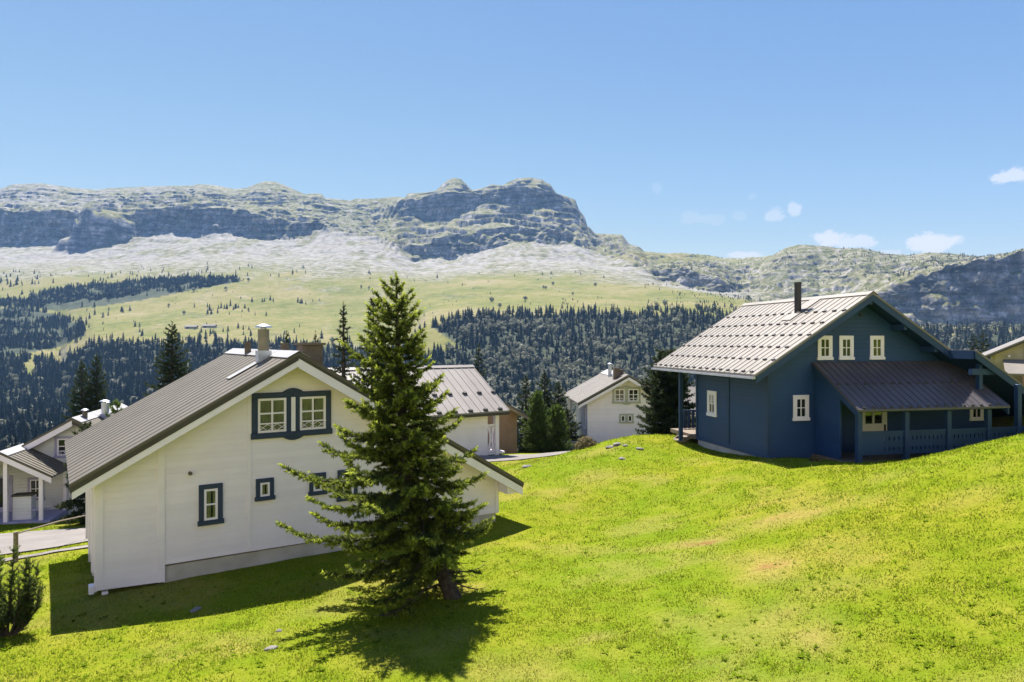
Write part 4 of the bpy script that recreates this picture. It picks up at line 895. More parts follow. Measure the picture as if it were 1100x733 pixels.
# ---- small white chalet below the mound
B5 = -7.75
h3 = thing('chalet', 'small white chalet with sage grey windows standing below the mound', 'house', (5.473, 50.0, B5), math.atan2(39, 740))
def l5(z): return z - B5
ap, rz5, s5 = 2.9, l5(-2.40), .55
r5 = lambda a: rz5 - s5*abs(a-ap)
MB().prism([(0, -.8), (6.0, -.8), (6.0, r5(6.0)-.2), (ap, rz5-.2), (0, r5(0)-.2)], 0, 5.6).build('wall', M['white_siding'], h3)
rf = MB(); roof_slab(rf, -.8, r5(-.8), ap, rz5, -.6, 7.6, .1); roof_slab(rf, ap, rz5, 6.7, r5(6.7), -.6, 7.6, .1); ribs(rf, -.8, r5(-.8), ap, rz5, -.6, 7.6, .5, .05, .014)
roof5 = rf.build('roof', M['cream_roof'], h3)
bb = MB(); roof_slab(bb, -.78, r5(-.78)-.102, ap, rz5-.102, -.58, -.5, .13); roof_slab(bb, ap, rz5-.102, 6.68, r5(6.68)-.102, -.58, -.5, .09); bb.build('roof_edge', M['roof_edge'], roof5)
bb = MB(); roof_slab(bb, -.75, r5(-.75)-.235, ap, rz5-.235, -.57, -.5, .2); roof_slab(bb, ap, rz5-.195, 6.65, r5(6.65)-.195, -.57, -.5, .24); bb.build('bargeboard', M['white_trim'], h3)
rc = MB(); roof_slab(rc, ap-.6, r5(ap-.6)+.05, ap+.02, rz5+.05, .8, 7.6, .015); rc.build('ridge_cap', M['ridge_metal'], roof5)
MB().box(2.05, 2.5, .5, .95, r5(2.2)-.2, rz5+.42).build('chimney', M['brown_brick'], roof5); MB().box(2.55, 2.85, .9, 1.3, r5(2.6)-.2, rz5+.3).build('chimney', M['brown_brick'], roof5)
flue(roof5, 2.3, 3.3, r5(2.3), rz5+.55, .14, 'galv', 'galv')
FF = front()
window(h3, FF, 1.98, 2.72, l5(-4.40), l5(-3.50), 'sage_trim', .15, nx=2, zsplit=.55, sw=.07, curtain='curtain_tan', lattice=True)
window(h3, FF, 3.0, 3.74, l5(-4.40), l5(-3.50), 'sage_trim', .15, nx=2, zsplit=.55, sw=.07, curtain='dark_void', lattice=True)
window(h3, FF, 2.46, 2.74, l5(-5.86), l5(-5.42), 'sage_trim', .12, nx=1, zsplit=0, sw=.05, curtain='dark_void')
window(h3, FF, 2.98, 3.26, l5(-5.86), l5(-5.42), 'sage_trim', .12, nx=1, zsplit=0, sw=.05, curtain='dark_void')
orn = MB(FF); arch(orn, 2.86, l5(-3.348), .35, .1, 1); arch(orn, 2.86, l5(-4.552), .35, .1, -1); orn.build('window_ornament', M['sage_trim'], h3)
window(h3, leftw(), 1.0, 1.5, l5(-6.4), l5(-5.0), 'white_trim', .10, nx=1, zsplit=.5, sw=.07, curtain='dark_void')
for b in (5.4, 6.9): MB().box(-.55, -.35, b, b+.2, -.5, r5(-.45)-.12).build('porch_post', M['white_trim'], h3)

# ---- pale chalet with gabled porch at the left edge
B6 = -8.45
h4 = thing('chalet', 'pale grey chalet with gabled white porch at the far left', 'house', (-21.549, 34.0, B6), math.atan2(191, 740))
def l6(z): return z - B6
rz6, s6 = l6(-3.77), .578
r6 = lambda a: rz6 - s6*abs(a)
MB().prism([(-6.2, -.8), (4.2, -.8), (4.2, r6(4.2)-.2), (0, rz6-.2), (-6.2, max(.6, r6(-6.2)-.2))], 0, 7).build('wall', M['pale_siding'], h4)
rf = MB(); roof_slab(rf, -6.9, r6(-6.9), 0, rz6, -.5, 7.6, .1); roof_slab(rf, 0, rz6, 4.9, r6(4.9), -.5, 7.6, .1); ribs(rf, 0, rz6, 4.9, r6(4.9), -.5, 7.6, .4, .045, .012)
roof6 = rf.build('roof', M['brown_roof'], h4)
bb = MB(); roof_slab(bb, -6.85, r6(-6.85)-.102, 0, rz6-.102, -.48, -.4, .28); bb.build('bargeboard', M['white_trim'], h4)
bb = MB(); roof_slab(bb, 0, rz6-.102, 4.85, r6(4.85)-.102, -.48, -.4, .16); bb.build('roof_edge', M['roof_edge'], roof6)
rc = MB(); roof_slab(rc, 0, rz6+.05, .42, r6(.42)+.05, -.5, 7.6, .015); roof_slab(rc, -.25, r6(-.25)+.05, 0, rz6+.05, -.5, 7.6, .015); rc.build('ridge_cap', M['ridge_metal'], roof6)
flue(roof6, .55, 2.6, r6(.55), rz6+.5, .17, 'galv', 'galv'); MB().box(.35, .75, 2.4, 2.8, r6(.75)-.1, r6(.55)+.22).build('chimney_flashing', M['lilac_trim'], roof6)
rt_ = MB(); roof_slab(rt_, .75, r6(.75)+.05, 1.35, r6(1.35)+.05, 2.4, 2.8, .012); rt_.build('roof_tray', M['ridge_metal'], roof6)
flue(roof6, .2, .7, r6(.2), rz6+.22, .12, 'brown_brick', 'galv', name='roof_vent'); flue(roof6, .2, 4.1, r6(.2), rz6+.3, .13, 'galv', 'galv', name='roof_vent')
window(h4, front(), -.78, -.05, l6(-5.62), l6(-4.80), 'lilac_trim', .12, nx=2, zsplit=.55, sw=.06, curtain='dark_void', lattice=True)
window(h4, front(), -.36, -.10, l6(-7.05), l6(-6.70), 'lilac_trim', .12, nx=1, zsplit=0, sw=.05, curtain='curtain_tan')
window(h4, front(), -1.95, -1.45, l6(-7.65), l6(-6.75), 'lilac_trim', .10, nx=2, zsplit=.5, sw=.05, curtain='dark_void')
dd = MB(front()); dd.box(-4.0, -2.7, .0, .05, l6(-8.3), l6(-6.5)); d6 = dd.build('door', M['lilac_trim'], h4); d6['label'] = 'dark glazed porch door'
MB(front()).box(-3.8, -2.9, .055, .06, l6(-8.0), l6(-6.6)).build('pane', M['glass'], d6); MB(front()).box(-3.8, -2.9, .0505, .0525, l6(-8.0), l6(-6.6)).build('dark_opening', M['dark_void'], d6)
pz, pap, pw = l6(-5.02), -2.25, 1.95
rp = lambda a: pz - .56*abs(a-pap)
rf = MB(); roof_slab(rf, pap-2.2, rp(pap-2.2), pap, pz, -2.5, -.01, .08); roof_slab(rf, pap, pz, pap+2.1, rp(pap+2.1), -2.5, -.01, .08); ribs(rf, pap, pz, pap+2.1, rp(pap+2.1), -2.5, -.02, .3, .04, .03)
proof6 = rf.build('porch_roof', M['brown_roof'], h4)
rc = MB(); roof_slab(rc, pap, pz+.05, pap+.35, rp(pap+.35)+.05, -2.5, -.02, .012); rc.build('ridge_cap', M['ridge_metal'], proof6)
bb = MB(); roof_slab(bb, pap-2.15, rp(pap-2.15)-.085, pap, pz-.085, -2.48, -2.42, .26); roof_slab(bb, pap, pz-.085, pap+2.07, rp(pap+2.07)-.085, -2.48, -2.42, .26); bb.build('porch_bargeboard', M['white_trim'], h4)
for a in (-2.13, -.71, -3.6):
    MB().box(a-.08, a+.08, -2.2, -2.04, .2, rp(a)-.1).build('porch_post', M['white_trim'], h4)
MB().box(-.45, -.31, -.25, -.1, .2, rp(-.38)-.1).build('porch_post', M['white_trim'], h4)
MB().box(-4.4, -.3, -2.3, -.01, -.05, .2).build('porch_deck', M['lilac_trim'], h4)
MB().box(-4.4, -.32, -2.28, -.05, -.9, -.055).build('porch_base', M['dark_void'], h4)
cn = MB(); cn.box(-1.95, -1.2, -1.9, -1.4, .21, 1.28); cb_ = cn.build('porch_counter', M['pale_siding'], h4); MB().box(-2.0, -1.15, -1.95, -1.35, 1.283, 1.36).build('counter_top', M['roof_edge'], cb_)
MB().box(-1.14, -.4, -2.0, -1.92, .62, .70).build('railing', M['lilac_trim'], h4)

# ---- beige chalet at the right edge
h5 = thing('chalet', 'beige chalet with pale roofs at the right edge behind the blue one', 'house', (37.76, 55.0, -4.2), math.atan2(-476, 740))
r7 = lambda a: 3.05 + .50*a if a < 5.5 else 5.8 - .5*(a-5.5)
MB().prism([(.7, -1), (10.3, -1), (10.3, r7(10.3)-.15), (5.5, 5.65), (.7, r7(.7)-.15)], .5, 9.5).build('wall', M['beige_wall'], h5)
MB().box(2.55, 2.75, .44, .5, -1, r7(2.6)-.2).build('corner_boards', M['beige_wall'], h5)
rf = MB(); roof_slab(rf, 0, r7(0), 5.5, 5.8, 0, 10, .12); roof_slab(rf, 5.5, 5.8, 11, r7(11), 0, 10, .12); rf7 = rf.build('roof', M['cream_roof'], h5)
bb = MB(); roof_slab(bb, .02, r7(.02)-.122, 5.5, 5.678, .01, .08, .13); bb.build('roof_edge', M['roof_edge'], rf7)
MB().tube([(1.6, .5, 3.0), (1.6, .35, 3.0)], .09, 10).build('wall_lamp', M['white_trim'], h5)
pr = MB(); pr.prism_x([(.48, 2.75), (-2.6, 1.75), (-2.6, 1.62), (.48, 2.6)], 1.2, 9.0); pr.build('porch_roof', M['cream_roof'], h5)
pw_ = MB(); pw_.prism_x([(.45, -1), (-2.2, -1), (-2.2, 1.6), (.45, 2.5)], 2.4, 8.7); pw_.build('annexe_wall', M['terracotta'], h5)

# ---- chalet far behind the blue one's gallery
h6 = thing('chalet', 'cream chalet seen through the gallery of the blue one', 'house', (21.6, 72.0, -11.3), .15)
MB().box(-3.5, 3.5, 0, 7, -2, 4.0).build('wall', M['beige_wall'], h6)
rf = MB(); rf.prism_x([(-.8, 3.6), (3.5, 6.3), (7.8, 3.6), (7.8, 3.45), (3.5, 6.15), (-.8, 3.45)], -4.2, 4.2); rf.build('roof', M['cream_roof'], h6)
window(h6, front(), -.6, .4, 1.2, 2.3, 'white_trim', .12, curtain='dark_void')

# ---- long barns on the far pasture
for px, py, L_, lab in ((205,353.6,19,'long pale farm building on the far pasture, left of the pair'), (224,352.6,21,'long pale farm building on the far pasture, right of the pair')):
    x, y, z = on_slope(px, py)
    bn = thing('barn', lab, 'barn', (x, y, z-.5), .06, 'farm buildings on the far pasture')
    MB().box(-L_/2, L_/2, -4, 4, -3, 3.0).build('wall', M['beige_wall'], bn); MB().prism_x([(-4.8, 2.9), (0, 5.4), (4.8, 2.9), (4.8, 3.2), (0, 5.8), (-4.8, 3.2)], -L_/2-.6, L_/2+.6).build('roof', M['barn_roof'], bn)
    MB().box(-L_/2+3, -L_/2+6.5, -4.08, -4.0, .0, 2.6).build('barn_door', M['roof_edge'], bn)
print('houses', time.time()-T0)

# ------------------------------------------------------------------ spruces and pines near the houses
def needles(P0, P1, tip, step, nl, nw, per, r, up=.15):
    """needle tufts along twigs: P0,P1 (n,3); tip (n,) amount of young growth at the outer end"""
    d = P1 - P0; L = np.linalg.norm(d, axis=1); d = d/np.maximum(L, 1e-6)[:, None]
    cnt = np.maximum(1, np.ceil(L/step).astype(int))*per
    idx = np.repeat(np.arange(len(L)), cnt); t = r.random(len(idx)); 
    p = P0[idx] + (P1-P0)[idx]*t[:, None]
    q = r.normal(size=(len(idx), 3)); q -= (q*d[idx]).sum(1)[:, None]*d[idx]; q /= np.linalg.norm(q, axis=1)[:, None] + 1e-9
    nd = d[idx]*r.uniform(.35, .9, len(idx))[:, None] + q*r.uniform(.5, 1, len(idx))[:, None]; nd[:, 2] += up; nd /= np.linalg.norm(nd, axis=1)[:, None]
    s = np.cross(nd, r.normal(size=nd.shape)); s /= np.linalg.norm(s, axis=1)[:, None] + 1e-9
    ll = nl*r.uniform(.7, 1.3, len(idx)); ww = nw*r.uniform(.7, 1.3, len(idx))
    V = np.empty((len(idx), 3, 3)); V[:, 0] = p - s*ww[:, None]/2; V[:, 1] = p + s*ww[:, None]/2; V[:, 2] = p + nd*ll[:, None]
    tp = np.repeat(np.clip(tip[idx]*np.clip((t-.35)*1.9, 0, 1), 0, 1), 3)
    return V.reshape(-1, 3), tp
def tubes(segs, n=4):
    """segs: list of (points (k,3), radii (k,))"""
    V, F, base = [], [], 0
    for P, rad in segs:
        k = len(P)
        for i in range(k):
            d = P[min(i+1, k-1)] - P[max(i-1, 0)]; d = d/(np.linalg.norm(d)+1e-9)
            a = np.cross(d, (0,0,1.0) if abs(d[2]) < .9 else (1.0,0,0)); a /= np.linalg.norm(a); b = np.cross(d, a)
            for j in range(n):
                t = 2*math.pi*j/n; V.append(P[i] + (a*math.cos(t)+b*math.sin(t))*rad[i])
        for i in range(k-1):
            for j in range(n): F.append((base+i*n+j, base+i*n+(j+1) % n, base+(i+1)*n+(j+1) % n, base+(i+1)*n+j))
        base += k*n
    return np.array(V), np.array(F)
def conifer(seed, trunk_pts, trunk_r, lenf, nbr, h0=.03, twig_gap=.09, twig_len=.42, step=.045, nl=.065, nw=.022, per=3, droop=.35, rise=.25, tip=.55, sub=True, bare=0.0, upw=0.0):
    """trunk_pts (k,3) local; lenf(h fraction, azimuth) -> branch length. Returns trunk, limb and needle arrays"""
    r = np.random.default_rng(seed); TPt = np.array(trunk_pts, float); H = TPt[-1, 2]
    seg = np.r_[0, np.cumsum(np.linalg.norm(np.diff(TPt, axis=0), axis=1))]; seg /= seg[-1]
    at = lambda f: np.array([np.interp(f, seg, TPt[:, c]) for c in range(3)])
    fs = np.linspace(0, 1, 22); trunk = [(np.array([at(f) for f in fs]), trunk_r*(1-fs)**.8 + .006 + trunk_r*.45*np.exp(-fs/.025))]
    limbs, A0, A1, TT = [], [], [], []
    az = r.uniform(0, 6.28)
    for i in range(nbr):
        f = h0 + (1-h0-.015)*((i+r.random()*.8)/nbr)**.92; az += 2.39996 + r.uniform(-.35, .35)
        L = lenf(f, az)*r.uniform(.62, 1.16); 
        if L < .05: continue
        p = at(f); dirh = np.array([math.cos(az), math.sin(az), 0]); k = max(5, int(L/.16)+2)
        s = np.linspace(0, 1, k); ang0 = (upw + .55*f**1.5 + .12) ; dr = droop*(1-f)**.7*r.uniform(.6, 1.25)
        z = L*(math.tan(min(ang0, 1.2))*s*.55 - dr*1.7*s**1.5*1.0 + rise*s**3.2*.9)
        side = np.array([-dirh[1], dirh[0], 0])*r.uniform(-.12, .12)
        P = p + dirh*(L*s)[:, None] + side*(L*s**2)[:, None]; P[:, 2] = p[2] + z
        limbs.append((P, (.008 + .020*L*.55)*(1-s)**.9 + .0035))
        dead = f < bare and r.random() < .8
        nt_ = max(3, int(L/twig_gap)); 
        for j in range(nt_):
            t = .10 + .9*(j+r.random()*.6)/nt_
            if t > 1: continue
            b = np.array([np.interp(t, s, P[:, c]) for c in range(3)]); b2 = np.array([np.interp(min(1, t+.05), s, P[:, c]) for c in range(3)])
            ax = b2-b; ax = ax/(np.linalg.norm(ax)+1e-9) if np.linalg.norm(ax) > 1e-6 else dirh
            for sg in (-1, 1):
                sd = np.array([-ax[1], ax[0], 0])*sg
                tl = twig_len*min(1.0, L/1.1)*(1.08-t)**.65*min(1, .45+2.2*t)*r.uniform(.55, 1.15)
                if tl < .03: continue
                dv = ax*r.uniform(.45, .8) + sd*r.uniform(.6, .9) + np.array([0,0,r.uniform(-.38, .22)]); dv /= np.linalg.norm(dv)
                e = b + dv*tl
                if dead:
                    if r.random() < .6: limbs.append((np.array([b, b+dv*tl*.5+[0,0,-.02], e+[0,0,-.06*tl]]), np.array([.005,.004,.002])))
                    if r.random() < .8: continue
                A0.append(b); A1.append(e); TT.append(tip*(.25+.75*t)*r.uniform(.4, 1.3))
                if sub and tl > .16:
                    for q in range(int(tl/.10)):
                        u = .25 + .7*r.random(); c = b + dv*tl*u; d2 = dv*.75 + np.cross(dv, (0,0,1.0))*r.choice([-1,1])*r.uniform(.5,.9) + np.array([0,0,r.uniform(-.3,.2)]); d2 /= np.linalg.norm(d2)
                        A0.append(c); A1.append(c + d2*tl*r.uniform(.25, .5)*(1.15-u)); TT.append(tip*(.35+.65*t)*r.uniform(.4, 1.3))
        if not dead:
            A0.append(P[-2]); A1.append(P[-1] + (P[-1]-P[-2])*.5); TT.append(tip*1.2)
            for a_, b_ in zip(P[1:-1], P[2:]): A0.append(a_); A1.append(b_); TT.append(tip*.3)
    A0.append(at(.93)); A1.append(at(1.0) + np.array([0,0,.12])); TT.append(tip)
    V, tp = needles(np.array(A0), np.array(A1), np.array(TT), step, nl, nw, per, r)
    return tubes(trunk, 10), tubes(limbs, 4), (V, np.arange(len(V)).reshape(-1, 3), tp)
def put_tree(name, label, loc, parts, mneedle, group=None, scale=1.0, rot=0.0):
    t = thing(name, label, 'tree', loc, rot, group); t.scale = (scale,)*3
    (tv, tf), (lv, lf), (nv, nf, tip) = parts
    np_obj('trunk', tv, tf, M['bark'], t, smooth=True)
    if len(lv): np_obj('limbs', lv, lf, M['dead_twig'], t)
    np_obj('crown', nv, nf, mneedle, t, attr={'tip': tip})
    return t
# the tall spruce on the lawn: leaning foot, long boughs to the left, bare twigs low down on the right
HX, HY = -1.27, 15.05; HZ = gz(HX, HY)
def hero_len(f, az):
    left = max(0.0, math.cos(az - math.atan2(-.62, -.78)))**.5 + .15*max(0.0, -math.cos(az))   # long boughs to the left and forward
    base = (1.50 + 1.15*left*np.interp(f, [0, .15, .38, .6, 1], [.5, .95, 1.0, .42, .1]))*np.interp(f, [0, .12, .22, .38, .55, .75, .9, 1.0], [.60, .92, 1.0, .98, .86, .56, .30, .08])
    if f < .2: base *= .80 + .3*left
    return base
hp = [(.02,0,-.15), (0,0,0), (-.20,.02,.45), (-.36,.03,1.0), (-.66,.0,1.75), (-.92,-.02,2.5), (-1.08,0,3.3), (-1.16,0,4.3), (-1.22,0,5.5), (-1.26,0,7.02)]
hero = conifer(5, hp, .165, hero_len, 130, h0=.06, twig_gap=.08, twig_len=.55, step=.032, nl=.075, nw=.028, per=4, droop=.36, rise=.42, tip=.9, bare=.17)
put_tree('spruce', 'tall lone spruce with leaning trunk on the lawn in front of the white chalet', (HX, HY, HZ-.05), hero, M['needles_hero'])
def straight(H, bend=.0): return [(0,0,-.4), (0,0,0), (bend*.5,0,H*.4), (bend,0,H*.75), (bend,0,H)]
def cone_len(R0, p=.85, low=.75): return lambda f, az: R0*np.interp(f, [0, .08, .16, 1], [low, .95, 1, 0.0]) if f < .16 else R0*((1-f)/.84)**p + .05
def at_px(px, D): return (px-CX)/FPX*D
mid = dict(twig_gap=.17, twig_len=.6, step=.10, nl=.15, nw=.055, per=3, sub=True, tip=.35)
def mid_tree(seed, H, R0, n_, p=.85, **kw):
    a = dict(mid); a.update(kw); return conifer(seed, straight(H, kw.pop('bend', 0) if 'bend' in kw else 0), .018*H+.05, cone_len(R0, p), n_, **a)
for seed, px, D, ytop, R0, n_, p, mk, name, lab, kw in (
    (21, 401, 33, 318, 1.5, 95, .8, 'needles_mid', 'spruce', 'dark pointed spruce just behind the tall lawn spruce, its top left of it', {}),
    (22, 369, 37, 327, 1.0, 80, .75, 'needles_mid', 'spruce', 'slim dark spruce rising behind the chimney of the white chalet', dict(droop=.5)),
    (23, 514, 58, 371, 1.9, 70, .9, 'needles_mid', 'spruce', 'dark spruce rising behind the ridge of the pale seamed roof', {}),
    (24, 88, 56, 388, 3.0, 95, .8, 'needles_mid', 'spruce', 'left one of two dark spruces behind the pale chalet at the left edge', {}),
    (25, 104, 57, 381, 2.9, 95, .8, 'needles_mid', 'spruce', 'right one of two dark spruces behind the pale chalet at the left edge', {}),
    (26, 185, 48, 347, 3.1, 105, .8, 'needles_mid', 'spruce', 'broad dark spruce standing behind the brown roof of the front chalet', {}),
    (27, 565, 52, 404, 1.5, 60, .8, 'needles_mid', 'spruce', 'narrow dark spruce at the left back of the clump beside the small white chalet', {}),
    (28, 585, 53, 400, 2.0, 75, .85, 'needles_mid', 'spruce', 'tallest dark spruce in the clump beside the small white chalet', {}),
    (29, 600, 53, 411, 2.0, 70, .85, 'needles_mid', 'spruce', 'right dark spruce in the clump beside the small white chalet', {}),
    (30, 608, 50, 440, 1.6, 55, .7, 'needles_mid', 'spruce', 'low dark spruce beside the left wall of the small white chalet', {}),
    (31, 577, 46, 422, 1.05, 120, .6, 'needles_pine', 'pine', 'larger rounded bright green pine in front of the dark clump', dict(droop=.05, upw=.35, rise=.3)),
    (32, 598, 46.5, 437, 1.0, 110, .6, 'needles_pine', 'pine', 'smaller rounded bright green pine in front of the dark clump', dict(droop=.05, upw=.35, rise=.3)),
    (33, 717, 41, 378, 1.9, 210, .42, 'needles_mid', 'spruce', 'dense dark conifer between the small white chalet and the blue chalet', dict(droop=.2)),
    (34, 94, 31, 455, 1.3, 70, .6, 'needles_mid', 'spruce', 'dark conifer squeezed between the pale left chalet and the white front one', {}),
    (35, 126, 30, 432, .9, 60, .6, 'needles_pine', 'pine', 'bright green treetop showing above the brown roof of the front chalet', dict(droop=.05, upw=.3)),
    (36, 1046, 70, 360, 1.6, 50, .7, 'needles_mid', 'spruce', 'left dark spruce between the blue chalet and the beige one', {}),
    (37, 1056, 72, 358, 1.6, 50, .7, 'needles_mid', 'spruce', 'right dark spruce between the blue chalet and the beige one', {}),
    (38, 308, 44, 356, .8, 50, .8, 'needles_mid', 'spruce', 'small dark treetop above the ridge of the white chalet', {}),
    (39, 339, 47, 358, .9, 50, .8, 'needles_mid', 'spruce', 'small dark spruce right of the boxy brown chimney', {})):
    x = at_px(px, D); z = gz(x, D) - .15; H = (CY-ytop)/FPX*D - z
    put_tree(name, lab, (x, D, z), mid_tree(seed, H, R0, int(n_*max(1, H/9)), p, **kw), M[mk])
# mountain pine at the lower left: many upright bottle brush shoots
def bush(seed, stems, mneedle):
    r = np.random.default_rng(seed); limbs, A0, A1, TT = [], [], [], []
    for i in range(stems):
        a = r.uniform(0, 6.28); rr = r.uniform(.05, 1)**.6; bx, by = .74*rr*math.cos(a), .62*rr*math.sin(a); h = (1.9 - .85*rr)*r.uniform(.55, 1.05)
        P = np.array([(bx*.25, by*.25, 0), (bx*.7, by*.7, h*.28), (bx*.98, by*.98, h*.62), (bx*1.05 + r.uniform(-.06,.06), by*1.05, h)])
        limbs.append((P, np.array([.028, .02, .014, .008])))
        for u in np.arange(.22, 1.0, .075):
            k = u*3; i0 = int(min(2, k)); b = P[i0] + (P[i0+1]-P[i0])*(k-i0)
            for q in range(3):
                w_ = r.uniform(0, 6.28); tl = r.uniform(.14, .34)*(1.1-u*.6); d = np.array([math.cos(w_)*.7, math.sin(w_)*.7, r.uniform(.5, 1.0)]); d /= np.linalg.norm(d)
                A0.append(b); A1.append(b+d*tl); TT.append(.35*u*r.uniform(.3, 1.4)); limbs.append((np.array([b, b+d*tl*.9]), np.array([.006, .003])))
        A0.append(P[-2]); A1.append(P[-1]+[0,0,.1]); TT.append(.45)
    V, tp = needles(np.array(A0), np.array(A1), np.array(TT), .028, .065, .016, 5, r, up=.3)
    return tubes([(np.array([(0,0,-.2),(0,.02,.15)]), np.array([.07,.05]))], 6), tubes(limbs, 4), (V, np.arange(len(V)).reshape(-1,3), tp)
bx, by = at_px(6, 14.0), 14.0
put_tree('mountain_pine', 'bushy young mountain pine with upright shoots at the lower left', (bx, by, gz(bx, by)), bush(3, 26, None), M['needles_bush'])
# small dry shrub on the crest of the mound
def shrub(seed, R_, n_):
    r = np.random.default_rng(seed); V, limbs = [], []
    for i in range(26):
        a = r.uniform(0, 6.28); e = r.uniform(.3, 1.2); L = R_*r.uniform(.7, 1.1); limbs.append((np.array([(0,0,0), (L*.5*math.cos(a)*math.cos(e), L*.5*math.sin(a)*math.cos(e), L*.55*math.sin(e)), (L*math.cos(a)*math.cos(e), L*math.sin(a)*math.cos(e), L*math.sin(e))]), np.array([.02,.012,.004])))
    for i in range(n_):
        d = r.normal(size=3); d[2] = abs(d[2]); d /= np.linalg.norm(d); p = d*R_*r.uniform(.45, 1.05); a = r.normal(size=3); a /= np.linalg.norm(a); b = np.cross(a, d); b /= np.linalg.norm(b)+1e-9
        V += [p-a*.035, p+a*.035, p+b*.10]
    V = np.array(V); return tubes(limbs, 4), (V, np.arange(len(V)).reshape(-1,3))
def put_shrub(label, x, y, R_, n_, seed):
    t = thing('shrub', label, 'shrub', (x, y, gz(x, y)-.03)); (lv, lf), (v, f) = shrub(seed, R_, n_)
    np_obj('stems', lv, lf, M['dead_twig'], t); np_obj('foliage', v, f, M['shrub_leaf'], t); return t
put_shrub('small reddish brown shrub on the crest in front of the small white chalet', at_px(630, 33.2), 33.2, .55, 2200, 4)
put_shrub('low green tuft of weeds at the foot of the blue chalet wall', 10.75, 24.4, .22, 260, 6)
print('trees', time.time()-T0)

# ------------------------------------------------------------------ road, path, fence, stones
def strip(name, left, right, m, lift, label, nu=60, nv=14):
    L, Rr = np.array(left, float), np.array(right, float)
    t = np.linspace(0, 1, nu); s = np.linspace(0, 1, nv)
    def along(P): q = np.linspace(0, 1, len(P)); return np.stack([np.interp(t, q, P[:, 0]), np.interp(t, q, P[:, 1])], -1)
    A, B = along(L), along(Rr); G = A[:, None]*(1-s)[None, :, None] + B[:, None]*s[None, :, None]
    Z = ground(G[..., 0], G[..., 1]) + lift; V = np.concatenate([G, Z[..., None]], -1).reshape(-1, 3)
    I = np.arange(nu*nv).reshape(nu, nv); F = np.stack([I[:-1,:-1], I[1:,:-1], I[1:,1:], I[:-1,1:]], -1).reshape(-1, 4)
    o = np_obj(name, V, F, m, smooth=True); return tag(o, label, None, None, 'structure')
ROAD_L = [(-30, 21.5), (-19.5, 22.3), (-15.2, 23.2), (-13.2, 26.5), (-11.5, 30), (-10, 34), (-7, 37.5), (-2, 38.6), (3.0, 40.5), (9, 47)]
ROAD_R = [(-31, 27.5), (-21, 28.6), (-17.6, 29.2), (-15.6, 31.0), (-14.0, 33.5), (-12.5, 37), (-8, 40.6), (-2, 41.3), (1.6, 42.6), (7, 49.5)]
strip('road', ROAD_L, ROAD_R, M['asphalt'], .045, 'pale asphalt lane between the chalets')
strip('path', [(-16.5, 21.0), (-14.2, 22.0), (-11.5, 23.0)], [(-16.6, 21.7), (-14.3, 22.6), (-11.4, 23.6)], M['asphalt'], .04, 'narrow pale path beside the white chalet')
def rail_fence():
    x0, y0 = at_px(17, 21.2), 21.2; x1, y1 = at_px(104, 25.5), 25.5
    t = thing('fence', 'simple wooden rail fence along the lane at the left', 'fence', (x0, y0, gz(x0, y0)))
    zb = gz(x0, y0)
    for f in (0.0, 1.0):
        px_, py_ = (x1-x0)*f, (y1-y0)*f; z_ = gz(x0+px_, y0+py_) - zb
        MB().tube([(px_, py_, z_-.3), (px_, py_, z_+.92)], .065, 8).build('post', M['wood'], t)
    MB().tube([(0, 0, .86), ((x1-x0)*.5, (y1-y0)*.5, gz(x0+(x1-x0)*.5, y0+(y1-y0)*.5)-zb+.88), (x1-x0, y1-y0, gz(x1, y1)-zb+.88)], .026, 6).build('rail', M['wood'], t)
rail_fence()
def stone(x, y, sx, sy, sz, seed, label):
    r = np.random.default_rng(seed); bm = bmesh.new(); bmesh.ops.create_icosphere(bm, subdivisions=3, radius=1)
    for v in bm.verts:
        c = v.co; k = 1 + .22*float(vnoise(np.array([c.x*1.6+seed]), np.array([c.y*1.6]), np.array([c.z*1.6]), seed)[0]) + .10*float(vnoise(np.array([c.x*4]), np.array([c.y*4]), np.array([c.z*4]), seed+1)[0])
        v.co = Vector((c.x*sx*k, c.y*sy*k, max(c.z, -.4)*sz*k))
    me = bpy.data.meshes.new('stone'); bm.to_mesh(me); bm.free(); me.materials.append(M['stone'])
    for p_ in me.polygons: p_.use_smooth = True
    o = link(bpy.data.objects.new('stone', me)); o.location = (x, y, gz(x, y)+sz*.12); o.rotation_euler = (0, 0, r.uniform(0, 3)); return tag(o, label, 'stone')
stone(at_px(210, 14.9), 14.9, .17, .09, .05, 1, 'flat pale stone in the lawn in front of the white chalet')
stone(at_px(291, 12.35), 12.35, .13, .08, .05, 2, 'small pale stone in the lawn left of the spruce shadow')
stone(at_px(300, 13.3), 13.3, .06, .05, .04, 3, 'tiny grey stone in the lawn left of the spruce')
stone(at_px(120, 17.2), 17.2, .22, .15, .12, 4, 'grey stone under the raised corner of the white chalet')
for k, (px, py_, s_, lb) in enumerate(((566, 31.5, .16, 'pale stone on the slope above the lane'), (655, 31.2, .14, 'pale stone in the grass below the crest, left of a row'), (663, 31.4, .17, 'largest pale stone in the grass below the crest'), (672, 31.0, .10, 'small pale stone in the grass below the crest, right of a row'), (687, 30.3, .12, 'grey stone in the grass left of the blue chalet'), (668, 29.2, .11, 'lone grey stone lower down on the mound'))):
    stone(at_px(px, py_), py_, s_*1.5, s_, s_*.6, 10+k, lb)
# low wall beside the small white chalet
wl = MB(); wl.box(-1.3, 1.3, -.15, .15, -.8, .75); wo_ = wl.build('garden_wall', M['stone'], None, bevel=.02); wo_.location = (at_px(609, 49), 49.0, gz(at_px(609, 49), 49.0)); tag(wo_, 'low pale stone wall left of the small white chalet', 'wall')

